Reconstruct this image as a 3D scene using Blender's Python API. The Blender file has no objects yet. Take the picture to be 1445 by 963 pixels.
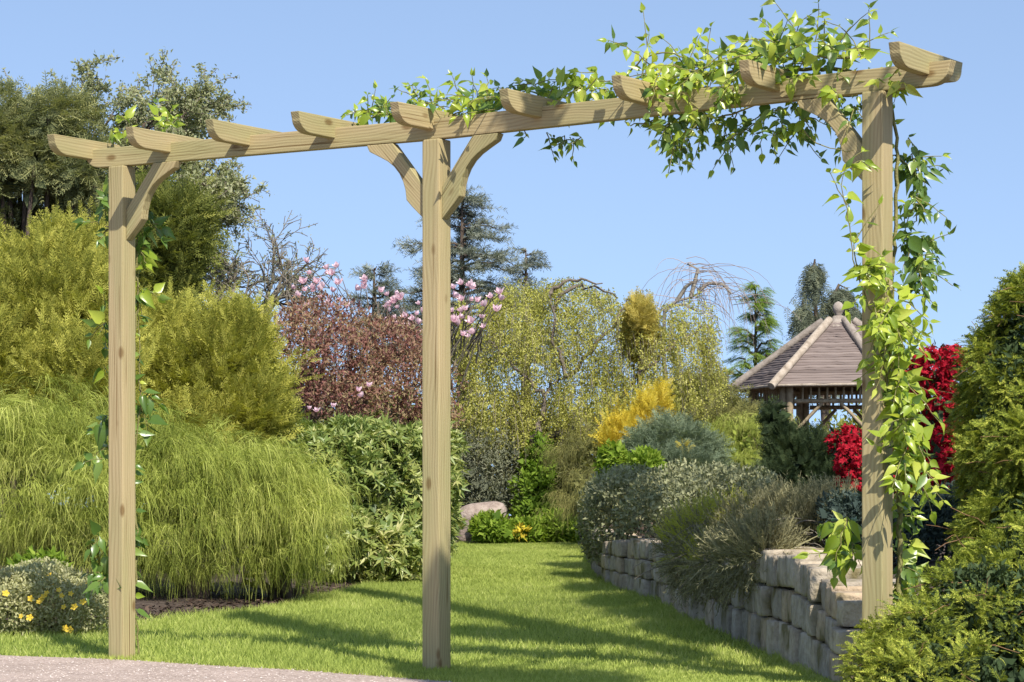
import bpy, bmesh, math, random
import numpy as np
from mathutils import Vector, Matrix

R = math.radians
C = bpy.context.scene.collection
SC = bpy.context.scene
rng = np.random.default_rng(7)
random.seed(7)

# ------------------------------------------------------------------ camera, sky, sun, exposure
F, CX, HY, EYE = 3800.0, 722.5, 737.0, 0.65          # focal length and horizon in pixels of the photograph
cam = bpy.data.cameras.new('camera')
cam.sensor_width = 36.0
cam.lens = F / 1445 * 36.0
cam.shift_y = (HY - 481.5) / 1445
cam.clip_start, cam.clip_end = 0.1, 3000
camo = bpy.data.objects.new('camera', cam)
C.objects.link(camo)
camo.location = (0, 0, EYE)
camo.rotation_euler = (R(90), 0, 0)
SC.camera = camo

SUN_EL = 47.0
SUN_H = np.array([0.36, -0.933]); SUN_H /= np.linalg.norm(SUN_H)
ce, se = math.cos(R(SUN_EL)), math.sin(R(SUN_EL))
to_sun = Vector((SUN_H[0] * ce, SUN_H[1] * ce, se))
sl = bpy.data.lights.new('sun', 'SUN')
sl.energy = 5.0
sl.angle = R(0.5)
sl.color = (1.0, 0.95, 0.86)
so = bpy.data.objects.new('sun', sl)
C.objects.link(so)
so.rotation_euler = to_sun.to_track_quat('Z', 'Y').to_euler()
so.location = (5, -10, 20)

w = bpy.data.worlds.new('World')
SC.world = w
w.use_nodes = True
wn = w.node_tree.nodes; wl = w.node_tree.links
sky = wn.new('ShaderNodeTexSky')
sky.sky_type = 'NISHITA'
sky.sun_disc = False
sky.sun_elevation = R(SUN_EL)
sky.sun_rotation = math.atan2(SUN_H[0], SUN_H[1])
sky.air_density = 1.0; sky.dust_density = 0.3; sky.ozone_density = 2.0
tcw = wn.new('ShaderNodeTexCoord')
add = wn.new('ShaderNodeVectorMath'); add.operation = 'ADD'; add.inputs[1].default_value = (0, 0, 0.22)
nrm = wn.new('ShaderNodeVectorMath'); nrm.operation = 'NORMALIZE'
wl.new(tcw.outputs['Generated'], add.inputs[0]); wl.new(add.outputs[0], nrm.inputs[0])
wl.new(nrm.outputs[0], sky.inputs['Vector'])
hs = wn.new('ShaderNodeHueSaturation'); hs.inputs['Saturation'].default_value = 0.9
wl.new(sky.outputs[0], hs.inputs['Color'])
wl.new(hs.outputs[0], wn['Background'].inputs['Color'])
wn['Background'].inputs['Strength'].default_value = 0.15

SC.view_settings.view_transform = 'Standard'
SC.view_settings.look = 'None'
SC.view_settings.exposure = 0.55
SC.view_settings.gamma = 1.0
SC.view_settings.use_curve_mapping = False
SC.cycles.max_bounces = 6
SC.cycles.diffuse_bounces = 3
SC.cycles.transmission_bounces = 4
SC.cycles.transparent_max_bounces = 4

# ------------------------------------------------------------------ helpers
def at(px, py, Y):
    return np.array([(px - CX) / F * Y, Y, EYE - (py - HY) / F * Y])

def base_z(Y):
    return 0.0225 * np.clip(np.asarray(Y, float) - 12, 0, 34)

WY = np.array([10.55, 11.2, 11.9, 13.3, 15.3, 17.6, 19.0, 19.8, 20.8, 23, 26, 29])
WX = np.array([1.31, 1.30, 1.28, 1.18, 1.06, 0.93, 0.78, 0.70, 0.66, 0.70, 0.80, 0.95])
def wall_x(Y): return np.interp(Y, WY, WX)
LEY = np.array([8.0, 9.8, 10.83, 11.76, 12.40, 12.75, 13.0, 13.3, 13.9, 14.4, 14.97, 15.3, 16.3, 17.4, 18.8, 21.4, 23.6, 27.5, 29.0, 30.0])
LEX = np.array([1.6, .45, -.235, -1.0, -1.80, -2.6, -3.6, -5.0, -5.0, -3.4, -2.3, -2.14, -1.64, -1.385, -1.15, -.915, -.76, -.66, -.60, -.45])
def lawn_l(Y): return np.interp(Y, LEY, LEX)
def lawn_r(Y): return np.where(np.asarray(Y) < 20, wall_x(Y) + .03, np.interp(Y, [20, 26, 28.3, 30], [.72, .8, .76, .5]))

def ground_z(X, Y):
    X = np.asarray(X, float); Y = np.asarray(Y, float)
    z = base_z(Y)
    wx = wall_x(Y)
    f = np.clip((X - wx - 0.08) / 0.16, 0, 1)
    f = f * f * (3 - 2 * f)
    m = np.clip((Y - 10.75) / 0.1, 0, 1) * np.clip((40 - Y) / 10, 0, 1)
    top = np.interp(Y, [10.5, 11.3, 12.5, 20], [.24, .34, .42, .45])
    top = top + 0.10 * np.clip((X - wx - .5) / 2, 0, 3)
    z = z + (np.maximum(top, z) - z) * f * m
    g = np.clip((lawn_l(Y) - X) / 1.5, 0, 1) * np.clip((Y - 14) / 2, 0, 1)
    return z + 0.12 * g

def npn(p, s, seed=0):
    """cheap smooth noise in -1..1"""
    r = np.random.default_rng(seed + 991)
    out = np.zeros(len(p))
    for k in range(5):
        d = r.normal(size=3); d /= np.linalg.norm(d)
        out += np.sin(p @ d * s * (0.7 + 0.5 * k) * 2 + r.uniform(0, 6.28)) / (1 + .35 * k)
    return out / 3.0

def unit(v):
    return v / np.maximum(np.linalg.norm(v, axis=-1, keepdims=True), 1e-9)

class Geo:
    def __init__(s): s.v, s.q, s.t, s.a, s.n = [], [], [], [], 0
    def add(s, V, Q=None, T=None, tint=None):
        V = np.asarray(V, float).reshape(-1, 3)
        s.v.append(V)
        if Q is not None and len(Q): s.q.append(np.asarray(Q).reshape(-1, 4) + s.n)
        if T is not None and len(T): s.t.append(np.asarray(T).reshape(-1, 3) + s.n)
        s.a.append(np.full(len(V), .5) if tint is None else np.broadcast_to(np.asarray(tint, float), (len(V),)))
        s.n += len(V)
    def inst(s, tmpl, pos, z, y, scale, tint=None):
        T, Q = tmpl
        N = len(pos)
        if N == 0: return
        z = unit(z); y = unit(y - z * np.sum(y * z, 1, keepdims=True)); x = np.cross(y, z)
        M = np.stack([x, y, z], 2)
        sc = np.broadcast_to(np.asarray(scale, float), (N,))
        V = np.einsum('nij,kj->nki', M, T) * sc[:, None, None] + pos[:, None, :]
        k = len(T)
        QQ = (Q[None] + (np.arange(N) * k)[:, None, None]).reshape(-1, 4)
        tt = rng.random(N) if tint is None else tint
        s.add(V, QQ, None, np.repeat(tt, k))
    def tube(s, pts, rad, sides=5, tint=.5):
        pts = np.asarray(pts, float); n = len(pts)
        rad = np.broadcast_to(np.asarray(rad, float), (n,))
        d = unit(np.gradient(pts, axis=0))
        up = np.array([0.31, 0.2, 0.93]) if abs(d[0, 2]) < .9 else np.array([1., .1, 0])
        a = unit(np.cross(d, up)); b = np.cross(d, a)
        an = np.arange(sides) / sides * 2 * np.pi
        V = pts[:, None] + rad[:, None, None] * (np.cos(an)[None, :, None] * a[:, None] + np.sin(an)[None, :, None] * b[:, None])
        i = np.arange(n - 1)[:, None] * sides; j = np.arange(sides)[None]; j2 = (j + 1) % sides
        Q = np.stack([i + j, i + j2, i + sides + j2, i + sides + j], 2).reshape(-1, 4)
        s.add(V, Q, None, tint)
    def obj(s, name, mat, parent=None, smooth=False):
        V = np.concatenate(s.v) if s.v else np.zeros((0, 3))
        if parent is not None: V = V - np.array(parent.location)
        Q = np.concatenate(s.q) if s.q else np.zeros((0, 4), int)
        T = np.concatenate(s.t) if s.t else np.zeros((0, 3), int)
        me = bpy.data.meshes.new(name)
        me.vertices.add(len(V)); me.vertices.foreach_set('co', V.astype(np.float32).ravel())
        li = np.concatenate([Q.ravel(), T.ravel()]).astype(np.int32)
        me.loops.add(len(li)); me.loops.foreach_set('vertex_index', li)
        st = np.concatenate([np.arange(len(Q)) * 4, len(Q) * 4 + np.arange(len(T)) * 3]).astype(np.int32)
        me.polygons.add(len(st)); me.polygons.foreach_set('loop_start', st)
        at_ = me.attributes.new('tint', 'FLOAT', 'POINT')
        at_.data.foreach_set('value', np.concatenate(s.a).astype(np.float32))
        me.update(calc_edges=True)
        if smooth: me.polygons.foreach_set('use_smooth', np.ones(len(st), bool))
        o = bpy.data.objects.new(name, me); C.objects.link(o)
        me.materials.append(mat)
        if parent is not None: o.parent = parent
        return o

def tag(o, label, cat, group=None, kind=None):
    if label: o['label'] = label
    if cat: o['category'] = cat
    if group: o['group'] = group
    if kind: o['kind'] = kind
    return o

def thing(name, loc, label, cat, group=None):
    o = bpy.data.objects.new(name, None); C.objects.link(o)
    o.empty_display_size = .2
    o.location = [float(x) for x in loc]
    return tag(o, label, cat, group)

# ------------------------------------------------------------------ materials
def mat_new(name):
    m = bpy.data.materials.new(name); m.use_nodes = True
    return m, m.node_tree.nodes, m.node_tree.links, m.node_tree.nodes['Principled BSDF']

def ramp(n, stops):
    r = n.new('ShaderNodeValToRGB')
    e = r.color_ramp.elements
    e[0].position, e[0].color = stops[0][0], (*stops[0][1], 1)
    e[1].position, e[1].color = stops[-1][0], (*stops[-1][1], 1)
    for p, c in stops[1:-1]:
        k = e.new(p); k.color = (*c, 1)
    return r

def leaf_mat(name, cols, trans=.35, rough=.65, spec=.12, mixrand=.45, tcol=(1.25, 1.3, .7)):
    m, n, l, b = mat_new(name)
    a = n.new('ShaderNodeAttribute'); a.attribute_name = 'tint'
    g = n.new('ShaderNodeNewGeometry')
    mx = n.new('ShaderNodeMix'); mx.data_type = 'FLOAT'; mx.inputs[0].default_value = mixrand
    l.new(a.outputs['Fac'], mx.inputs[2]); l.new(g.outputs['Random Per Island'], mx.inputs[3])
    st = [(i / (len(cols) - 1), c) for i, c in enumerate(cols)]
    r = ramp(n, st)
    l.new(mx.outputs[0], r.inputs[0])
    l.new(r.outputs[0], b.inputs['Base Color'])
    b.inputs['Roughness'].default_value = rough
    b.inputs['Specular IOR Level'].default_value = spec
    t = n.new('ShaderNodeBsdfTranslucent')
    tc = n.new('ShaderNodeMix'); tc.data_type = 'RGBA'; tc.blend_type = 'MULTIPLY'; tc.inputs[0].default_value = 1
    l.new(r.outputs[0], tc.inputs[6]); tc.inputs[7].default_value = (*tcol, 1)
    l.new(tc.outputs[2], t.inputs['Color'])
    ms = n.new('ShaderNodeMixShader'); ms.inputs[0].default_value = trans
    l.new(b.outputs[0], ms.inputs[1]); l.new(t.outputs[0], ms.inputs[2])
    l.new(ms.outputs[0], n['Material Output'].inputs['Surface'])
    return m

def rough_mat(name, c1, c2, scale=8., rough=.9, bump=.4, stretch=(1, 1, 1), c3=None, detail=8, bscale=None):
    m, n, l, b = mat_new(name)
    tc = n.new('ShaderNodeTexCoord'); mp = n.new('ShaderNodeMapping'); mp.inputs['Scale'].default_value = stretch
    l.new(tc.outputs['Object'], mp.inputs[0])
    nz = n.new('ShaderNodeTexNoise'); nz.inputs['Scale'].default_value = scale; nz.inputs['Detail'].default_value = detail
    nz.inputs['Roughness'].default_value = .65
    l.new(mp.outputs[0], nz.inputs['Vector'])
    st = [(.3, c1), (.7, c2)] if c3 is None else [(.28, c1), (.5, c2), (.72, c3)]
    r = ramp(n, st); l.new(nz.outputs['Fac'], r.inputs[0])
    l.new(r.outputs[0], b.inputs['Base Color'])
    b.inputs['Roughness'].default_value = rough
    b.inputs['Specular IOR Level'].default_value = .2
    nb = n.new('ShaderNodeTexNoise'); nb.inputs['Scale'].default_value = bscale or scale * 4; nb.inputs['Detail'].default_value = 6
    l.new(mp.outputs[0], nb.inputs['Vector'])
    bp = n.new('ShaderNodeBump'); bp.inputs['Strength'].default_value = bump; bp.inputs['Distance'].default_value = .02
    l.new(nb.outputs['Fac'], bp.inputs['Height']); l.new(bp.outputs[0], b.inputs['Normal'])
    return m

def wood_mat():
    m, n, l, b = mat_new('treated_pine')
    tc = n.new('ShaderNodeTexCoord'); oi = n.new('ShaderNodeObjectInfo')
    off = n.new('ShaderNodeVectorMath'); off.operation = 'SCALE'; off.inputs[0].default_value = (17, 9, 13)
    l.new(oi.outputs['Random'], off.inputs['Scale'])
    ad = n.new('ShaderNodeVectorMath'); ad.operation = 'ADD'
    l.new(tc.outputs['Object'], ad.inputs[0]); l.new(off.outputs[0], ad.inputs[1])
    # growth rings: distance from a wandering pith line, seen as flowing grain
    wv = n.new('ShaderNodeTexNoise'); wv.inputs['Scale'].default_value = 1.6; wv.inputs['Detail'].default_value = 2
    mp0 = n.new('ShaderNodeMapping'); mp0.inputs['Scale'].default_value = (1.0, 2.5, 2.5); l.new(ad.outputs[0], mp0.inputs[0]); l.new(mp0.outputs[0], wv.inputs['Vector'])
    mp = n.new('ShaderNodeMapping'); mp.inputs['Scale'].default_value = (.9, 30, 30)
    l.new(ad.outputs[0], mp.inputs[0])
    dis = n.new('ShaderNodeVectorMath'); dis.operation = 'SCALE'; dis.inputs['Scale'].default_value = 2.4
    l.new(wv.outputs['Color'], dis.inputs[0])
    a2 = n.new('ShaderNodeVectorMath'); a2.operation = 'ADD'; l.new(mp.outputs[0], a2.inputs[0]); l.new(dis.outputs[0], a2.inputs[1])
    wave = n.new('ShaderNodeTexWave'); wave.wave_type = 'RINGS'; wave.rings_direction = 'X'; wave.inputs['Scale'].default_value = 1.0
    wave.inputs['Distortion'].default_value = 2.2; wave.inputs['Detail'].default_value = 2; wave.inputs['Detail Scale'].default_value = .6
    l.new(a2.outputs[0], wave.inputs['Vector'])
    fine = n.new('ShaderNodeTexNoise'); fine.inputs['Scale'].default_value = 4; fine.inputs['Detail'].default_value = 7
    mf = n.new('ShaderNodeMapping'); mf.inputs['Scale'].default_value = (.8, 45, 45); l.new(ad.outputs[0], mf.inputs[0]); l.new(mf.outputs[0], fine.inputs['Vector'])
    mx = n.new('ShaderNodeMix'); mx.data_type = 'FLOAT'; mx.inputs[0].default_value = .68
    l.new(wave.outputs['Fac'], mx.inputs[2]); l.new(fine.outputs['Fac'], mx.inputs[3])
    r = ramp(n, [(.10, (.275, .21, .115)), (.45, (.385, .305, .17)), (.9, (.46, .38, .225))])
    l.new(mx.outputs[0], r.inputs[0])
    big = n.new('ShaderNodeTexNoise'); big.inputs['Scale'].default_value = 2.2; big.inputs['Detail'].default_value = 3
    mb = n.new('ShaderNodeMapping'); mb.inputs['Scale'].default_value = (.6, 4, 4); l.new(ad.outputs[0], mb.inputs[0]); l.new(mb.outputs[0], big.inputs['Vector'])
    rb = ramp(n, [(.35, (1.0, .97, .9)), (.7, (.80, .88, .72))]); l.new(big.outputs['Fac'], rb.inputs[0])
    mc = n.new('ShaderNodeMix'); mc.data_type = 'RGBA'; mc.blend_type = 'MULTIPLY'; mc.inputs[0].default_value = 1
    l.new(r.outputs[0], mc.inputs[6]); l.new(rb.outputs[0], mc.inputs[7])
    vo = n.new('ShaderNodeTexVoronoi'); vo.inputs['Scale'].default_value = 1.0
    mv = n.new('ShaderNodeMapping'); mv.inputs['Scale'].default_value = (4.5, 9, 9); l.new(ad.outputs[0], mv.inputs[0]); l.new(mv.outputs[0], vo.inputs['Vector'])
    rk = ramp(n, [(.08, (.42, .30, .2)), (.17, (1, 1, 1))]); l.new(vo.outputs['Distance'], rk.inputs[0])
    mk = n.new('ShaderNodeMix'); mk.data_type = 'RGBA'; mk.blend_type = 'MULTIPLY'; mk.inputs[0].default_value = .8
    l.new(mc.outputs[2], mk.inputs[6]); l.new(rk.outputs[0], mk.inputs[7])
    # drying checks: fine dark splits along the grain
    ck = n.new('ShaderNodeTexNoise'); ck.inputs['Scale'].default_value = 3; ck.inputs['Detail'].default_value = 2
    mk2 = n.new('ShaderNodeMapping'); mk2.inputs['Scale'].default_value = (.5, 34, 34); l.new(ad.outputs[0], mk2.inputs[0]); l.new(mk2.outputs[0], ck.inputs['Vector'])
    rc = ramp(n, [(.665, (1, 1, 1)), (.70, (.45, .36, .26))]); l.new(ck.outputs['Fac'], rc.inputs[0])
    mz = n.new('ShaderNodeMix'); mz.data_type = 'RGBA'; mz.blend_type = 'MULTIPLY'; mz.inputs[0].default_value = .85
    l.new(mk.outputs[2], mz.inputs[6]); l.new(rc.outputs[0], mz.inputs[7])
    l.new(mz.outputs[2], b.inputs['Base Color'])
    b.inputs['Roughness'].default_value = .72; b.inputs['Specular IOR Level'].default_value = .25
    bp = n.new('ShaderNodeBump'); bp.inputs['Strength'].default_value = .25; bp.inputs['Distance'].default_value = .004
    l.new(mx.outputs[0], bp.inputs['Height']); l.new(bp.outputs[0], b.inputs['Normal'])
    return m

WOOD = wood_mat()
BARK = rough_mat('bark', (.05, .035, .025), (.14, .105, .08), 20, .95, .7, (1, 1, .3))
PALEBARK = rough_mat('grey_bark', (.13, .115, .09), (.28, .25, .20), 25, .95, .5, (1, 1, .3))
DARKHOLE = rough_mat('screw_hole', (.02, .015, .01), (.04, .03, .02), 30)
STEMM = rough_mat('vine_stem', (.13, .11, .04), (.26, .25, .09), 40, .8, .3)
GOLDYEW = leaf_mat('golden_yew_needles', [(.095, .108, .022), (.28, .285, .05), (.45, .43, .085), (.63, .57, .14)], .3)
THREAD = leaf_mat('thread_cypress', [(.085, .115, .02), (.23, .27, .045), (.38, .415, .09), (.55, .54, .165)], .25)
DARKCON = leaf_mat('dark_conifer', [(.07, .085, .04), (.18, .20, .09), (.34, .34, .14), (.48, .44, .18)], .28)
ROUNDCON = leaf_mat('green_conifer', [(.055, .075, .022), (.18, .20, .045), (.36, .35, .08)], .28)
CEDAR = leaf_mat('blue_cedar', [(.09, .10, .08), (.20, .22, .175), (.34, .35, .27)], .2)
BIRCH = leaf_mat('birch_leaf', [(.17, .17, .035), (.34, .335, .07), (.50, .48, .13), (.66, .62, .26)], .4)
PURPLE = leaf_mat('purple_leaf', [(.075, .06, .04), (.26, .115, .10), (.30, .25, .12), (.46, .20, .18)], .3, tcol=(1.3, .9, .75))
PIERIS = leaf_mat('glossy_evergreen_leaf', [(.07, .11, .025), (.16, .22, .05), (.33, .36, .10), (.60, .53, .25)], .28, .42, .4)
POTEN = leaf_mat('potentilla_leaf', [(.20, .20, .09), (.42, .41, .21), (.58, .54, .33)], .32)
PETALY = leaf_mat('yellow_petal', [(.75, .48, .02), (.85, .62, .10)], .35, tcol=(1, 1, .8))
PETALP = leaf_mat('pink_petal', [(.66, .34, .43), (.82, .60, .65), (.90, .82, .82)], .35, tcol=(1, .9, .95))
PETALR = leaf_mat('red_petal', [(.16, .004, .012), (.42, .012, .028), (.74, .05, .075)], .3, tcol=(1.2, .6, .6))
BRIGHT = leaf_mat('fresh_green_leaf', [(.07, .13, .016), (.19, .28, .03), (.34, .41, .065)], .38)
GREYSH = leaf_mat('grey_green_leaf', [(.08, .09, .06), (.20, .21, .135), (.34, .32, .20)], .25)
BRONZE = leaf_mat('bronze_leaf', [(.06, .06, .025), (.15, .15, .06), (.26, .235, .10)], .25)
GOLDCON = leaf_mat('gold_conifer', [(.36, .27, .03), (.62, .50, .05), (.80, .66, .14)], .3, tcol=(1.2, 1.1, .6))
JUNIPER = leaf_mat('blue_juniper', [(.07, .10, .06), (.18, .225, .135), (.30, .335, .195)], .2)
LARCH = leaf_mat('larch_needle', [(.12, .20, .035), (.26, .36, .07), (.40, .46, .14)], .35)
OLIVE = leaf_mat('olive_conifer', [(.08, .085, .03), (.21, .205, .065), (.36, .31, .11)], .25)
DWARF = leaf_mat('dark_dwarf_conifer', [(.016, .026, .013), (.045, .068, .027), (.09, .11, .04)], .15)
COTON = leaf_mat('cotoneaster_leaf', [(.10, .105, .055), (.28, .285, .155), (.44, .41, .23)], .22)
BROOM = leaf_mat('broom_twig', [(.12, .115, .06), (.27, .25, .135), (.42, .38, .2)], .2)
BROOMTIP = leaf_mat('broom_tip', [(.30, .31, .04), (.50, .48, .09)], .35)
DRYTWIG = leaf_mat('dry_twig', [(.14, .12, .09), (.24, .21, .165)], .1)
HEMLOCK = leaf_mat('hemlock_needle', [(.022, .036, .014), (.08, .115, .02), (.30, .34, .045), (.62, .60, .12)], .28)
BLUESH = leaf_mat('blue_shrub_leaf', [(.02, .035, .03), (.06, .085, .07), (.12, .145, .11)], .2)
VINEY = leaf_mat('vine_leaf_fresh', [(.16, .25, .02), (.36, .45, .05), (.62, .64, .12)], .45, .3, .55)
VINED = leaf_mat('vine_leaf_green', [(.05, .10, .018), (.13, .22, .04), (.27, .36, .08)], .4, .3, .55)
TWIGM = leaf_mat('bare_twig', [(.16, .135, .105), (.27, .23, .175)], .05)
PALELEAF = leaf_mat('pale_leaflet', [(.19, .21, .10), (.32, .335, .175), (.48, .47, .30)], .4)
GRASSM = leaf_mat('grass_blade', [(.15, .185, .045), (.30, .36, .08), (.46, .51, .13), (.64, .60, .28)], .4)

# ------------------------------------------------------------------ leaf and spray templates: z = growth, y = face normal
def leaf_t(W=.42, fold=.1, curl=.15):
    T = np.array([[0, 0, 0], [W / 2, fold, .42], [0, -curl, 1.], [-W / 2, fold, .42], [0, 0, .45]])
    return T, np.array([[0, 1, 2, 4], [0, 4, 2, 3]])

def bigleaf_t(W=.6, fold=.09, curl=.22, stalk=.18):
    zs = [0, .10, .30, .55, .8]; ws = [.12, .40, .5, .34, .13]
    T = []; Q = []
    for z, ww in zip(zs, ws):
        y = -curl * z * z
        T += [[-ww * W, y + fold * ww * 2, stalk + z], [0, y, stalk + z + (.04 if z else .06)], [ww * W, y + fold * ww * 2, stalk + z]]
    T.append([0, -curl, stalk + 1.03])
    for k in range(4):
        a = k * 3
        Q += [[a, a + 1, a + 4, a + 3], [a + 1, a + 2, a + 5, a + 4]]
    Q += [[12, 13, 15, 12][:4]]
    Q[-1] = [12, 13, 15, 12]
    Q = Q[:-1]
    T += [[-.012, 0, 0], [.012, 0, 0]]
    Q += [[16, 17, 2, 0]]
    T += [[0, -curl, stalk + 1.0]]
    Q += [[12, 13, 15, 18], [13, 14, 18, 15]]
    return np.array(T, float), np.array(Q)

def spray_t(n=7, ang=50, sub=.34, wd=.05, droop=.15, seed=0, axis=True, lift=0.0):
    r = np.random.default_rng(seed); T = []; Q = []
    def dia(p, d, L, ww, nrm):
        s = np.cross(d, nrm); s = s / (np.linalg.norm(s) + 1e-9) * ww / 2; k = len(T)
        T.extend([p, p + d * L * .5 + s, p + d * L + nrm * -.05 * L, p + d * L * .5 - s]); Q.append([k, k + 1, k + 2, k + 3])
    def ax(t): return np.array([0, -droop * t * t, t])
    if axis:
        for k in range(2):
            a, b = ax(k * .5), ax(k * .5 + .5)
            i = len(T); h = wd * .35
            T.extend([a + [h, 0, 0], b + [h * .6, 0, 0], b - [h * .6, 0, 0], a - [h, 0, 0]]); Q.append([i, i + 1, i + 2, i + 3])
    for k in range(n):
        t = .08 + .85 * k / max(n - 1, 1)
        for sg in (-1, 1):
            a = R(ang + r.uniform(-12, 12)); L = sub * (1.15 - .65 * t) * r.uniform(.8, 1.2)
            d = np.array([sg * math.sin(a), r.uniform(-.25, .25) + lift, math.cos(a)]); d /= np.linalg.norm(d)
            dia(ax(t), d, L, wd, np.array([0, 1., 0]))
    dia(ax(.92), np.array([0, -.1, 1.]), sub * .6, wd, np.array([0, 1., 0]))
    return np.array(T), np.array(Q)

def needle_t(n=16, L=.35, wd=.035, seed=0, spread=.8):
    """bottle-brush twig of needles all round an axis"""
    r = np.random.default_rng(seed); T = []; Q = []
    i = 0
    for k in range(n):
        t = r.uniform(0, .95); a = r.uniform(0, 6.28)
        d = np.array([math.cos(a) * spread, math.sin(a) * spread, .7]); d /= np.linalg.norm(d)
        s = np.cross(d, r.normal(size=3)); s = s / np.linalg.norm(s) * wd / 2
        p = np.array([0, 0, t]); l = L * r.uniform(.7, 1.2) * (1.1 - .4 * t)
        T.extend([p - s * .5, p + d * l * .5 + s, p + d * l, p + d * l * .5 - s]); Q.append([i, i + 1, i + 2, i + 3]); i += 4
    T.extend([[.02, 0, 0], [.012, 0, 1], [-.012, 0, 1], [-.02, 0, 0]]); Q.append([i, i + 1, i + 2, i + 3])
    return np.array(T), np.array(Q)

def threads_t(m=9, seed=0, wd=.018, a=.7, b=.25, c=1.1, spread=.35):
    """whip branchlets: z outward, y up; each a thin ribbon that arches over and hangs"""
    r = np.random.default_rng(seed); T = []; Q = []
    for s in range(m):
        L = r.uniform(.6, 1.1); aa = a * r.uniform(.5, 1.2); bb = b * r.uniform(.2, 1.6); cc = c * r.uniform(.7, 1.2); sx = r.normal() * spread; ph = r.uniform(0, 6.28)
        zo, xo = r.uniform(0, .25), r.uniform(-.15, .15)
        pts = []
        for k in range(6):
            t = k / 5 * L
            pts.append([xo + sx * t * (1 - .3 * t) + .03 * math.sin(ph + 5 * t), bb * t - cc * t * t, zo + aa * t * (1 - .35 * t)])
        pts = np.array(pts); n = len(T)
        side = np.array([math.cos(ph), 0, math.sin(ph)])
        for k, p in enumerate(pts):
            h = wd * .5 * (1.1 - .8 * k / 5)
            T.extend([p - side * h, p + side * h])
        for k in range(5): Q.append([n + 2 * k, n + 2 * k + 1, n + 2 * k + 3, n + 2 * k + 2])
    return np.array(T), np.array(Q)

def rosette_t(n=8, seed=0, W=.26, open_=65):
    r = np.random.default_rng(seed); T = []; Q = []
    lt, lq = leaf_t(W, .06, .22)
    for k in range(n):
        a = 6.283 * k / n + r.uniform(-.3, .3); el = R(open_ + r.uniform(-25, 20))
        z = np.array([math.cos(a) * math.sin(el), math.sin(a) * math.sin(el), math.cos(el)])
        y = np.array([0, 0, 1.]) - z * z[2]; y /= np.linalg.norm(y); x = np.cross(y, z)
        M = np.stack([x, y, z], 1); s = r.uniform(.75, 1.1)
        i = len(T); T.extend((lt * s) @ M.T); Q.extend(lq + i)
    return np.array(T), np.array(Q)

def cup_t(n=7, seed=0):
    """magnolia bloom: two rings of cupped petals"""
    r = np.random.default_rng(seed); T = []; Q = []
    for k in range(n):
        a = 6.283 * k / n + r.uniform(-.2, .2); op = r.uniform(.45, 1.0) if k % 2 else r.uniform(.15, .4)
        ca, sa = math.cos(a), math.sin(a); i = len(T)
        for (rr, zz, ww) in ((.06, 0, .10), (.30 + op * .2, .32, .30), (.32 + op * .5, .72, .27), (.25 + op * .8, 1.0, .07)):
            c = np.array([ca * rr, sa * rr, zz]); tx = np.array([-sa, ca, 0]) * ww; inn = np.array([ca, sa, 0]) * ww * -.35
            T.extend([c - tx + inn, c, c + tx + inn])
        for q in range(3):
            b = i + q * 3; Q += [[b, b + 1, b + 4, b + 3], [b + 1, b + 2, b + 5, b + 4]]
    return np.array(T), np.array(Q)

def flat_flower_t(n=5, seed=0, cup=.25):
    T = []; Q = []
    for k in range(n):
        a = 6.283 * k / n; d = np.array([math.cos(a), math.sin(a), 0]); s = np.array([-math.sin(a), math.cos(a), 0]); i = len(T)
        T.extend([d * .05, d * .6 + s * .36 + [0, 0, cup * .6], d * 1.0 + [0, 0, cup], d * .6 - s * .36 + [0, 0, cup * .6]]); Q.append([i, i + 1, i + 2, i + 3])
    return np.array(T, float), np.array(Q)

# ------------------------------------------------------------------ sampling of lobed crowns
def L(px, py, rx, ry, Y, dep=None):
    """an ellipsoid lobe from its place and half-sizes in photograph pixels at distance Y"""
    s = Y / F
    return at(px, py, Y), np.array([rx * s, dep if dep else (rx * s * .8 + .1), ry * s])

def sample(lobes, n, seed=0, depth=.35, lump=.16, freq=2.2, back=.35, floor=True, under=.6, gap=.30, gapf=1.):
    r = np.random.default_rng(seed)
    wts = np.array([(rr[0] * rr[2] + rr[1] * rr[2] * .5) for _, rr in lobes]); wts /= wts.sum()
    k = r.choice(len(lobes), int(n * 3.4), p=wts)
    c = np.array([l[0] for l in lobes])[k]; rr = np.array([l[1] for l in lobes])[k]
    d = unit(r.normal(size=(len(k), 3)))
    keep = (d[:, 1] < .25) | (r.random(len(k)) < back)
    keep &= (d[:, 2] > -.35) | (r.random(len(k)) < under)
    d, c, rr, k = d[keep], c[keep], rr[keep], k[keep]
    f = 1 - depth * r.random(len(d)) ** 1.6
    p0 = c + d * rr
    lum = 1 + lump * npn(p0, freq * 2.2, seed) + lump * .6 * npn(p0, freq * 6, seed + 3)
    p = c + d * rr * (f * lum)[:, None]
    nrm = unit(d / rr)
    ok = np.ones(len(p), bool)
    for j, (cc, r2) in enumerate(lobes):
        q = np.linalg.norm((p - cc) / r2, axis=1)
        ok &= (k == j) | (q > .72)
    if floor: ok &= p[:, 2] > ground_z(p[:, 0], p[:, 1]) + .02
    hole = (npn(p, 5.5 * gapf, seed + 7) + .5 * npn(p, 13 * gapf, seed + 8)) < -gap
    ok &= ~(hole & (f > .84))
    p, nrm, f = p[ok][:n], nrm[ok][:n], f[ok][:n]
    return p, nrm, f

def jit(v, a, r=rng): return unit(v + r.normal(size=v.shape) * a)
UP = np.array([0, 0, 1.])

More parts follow.
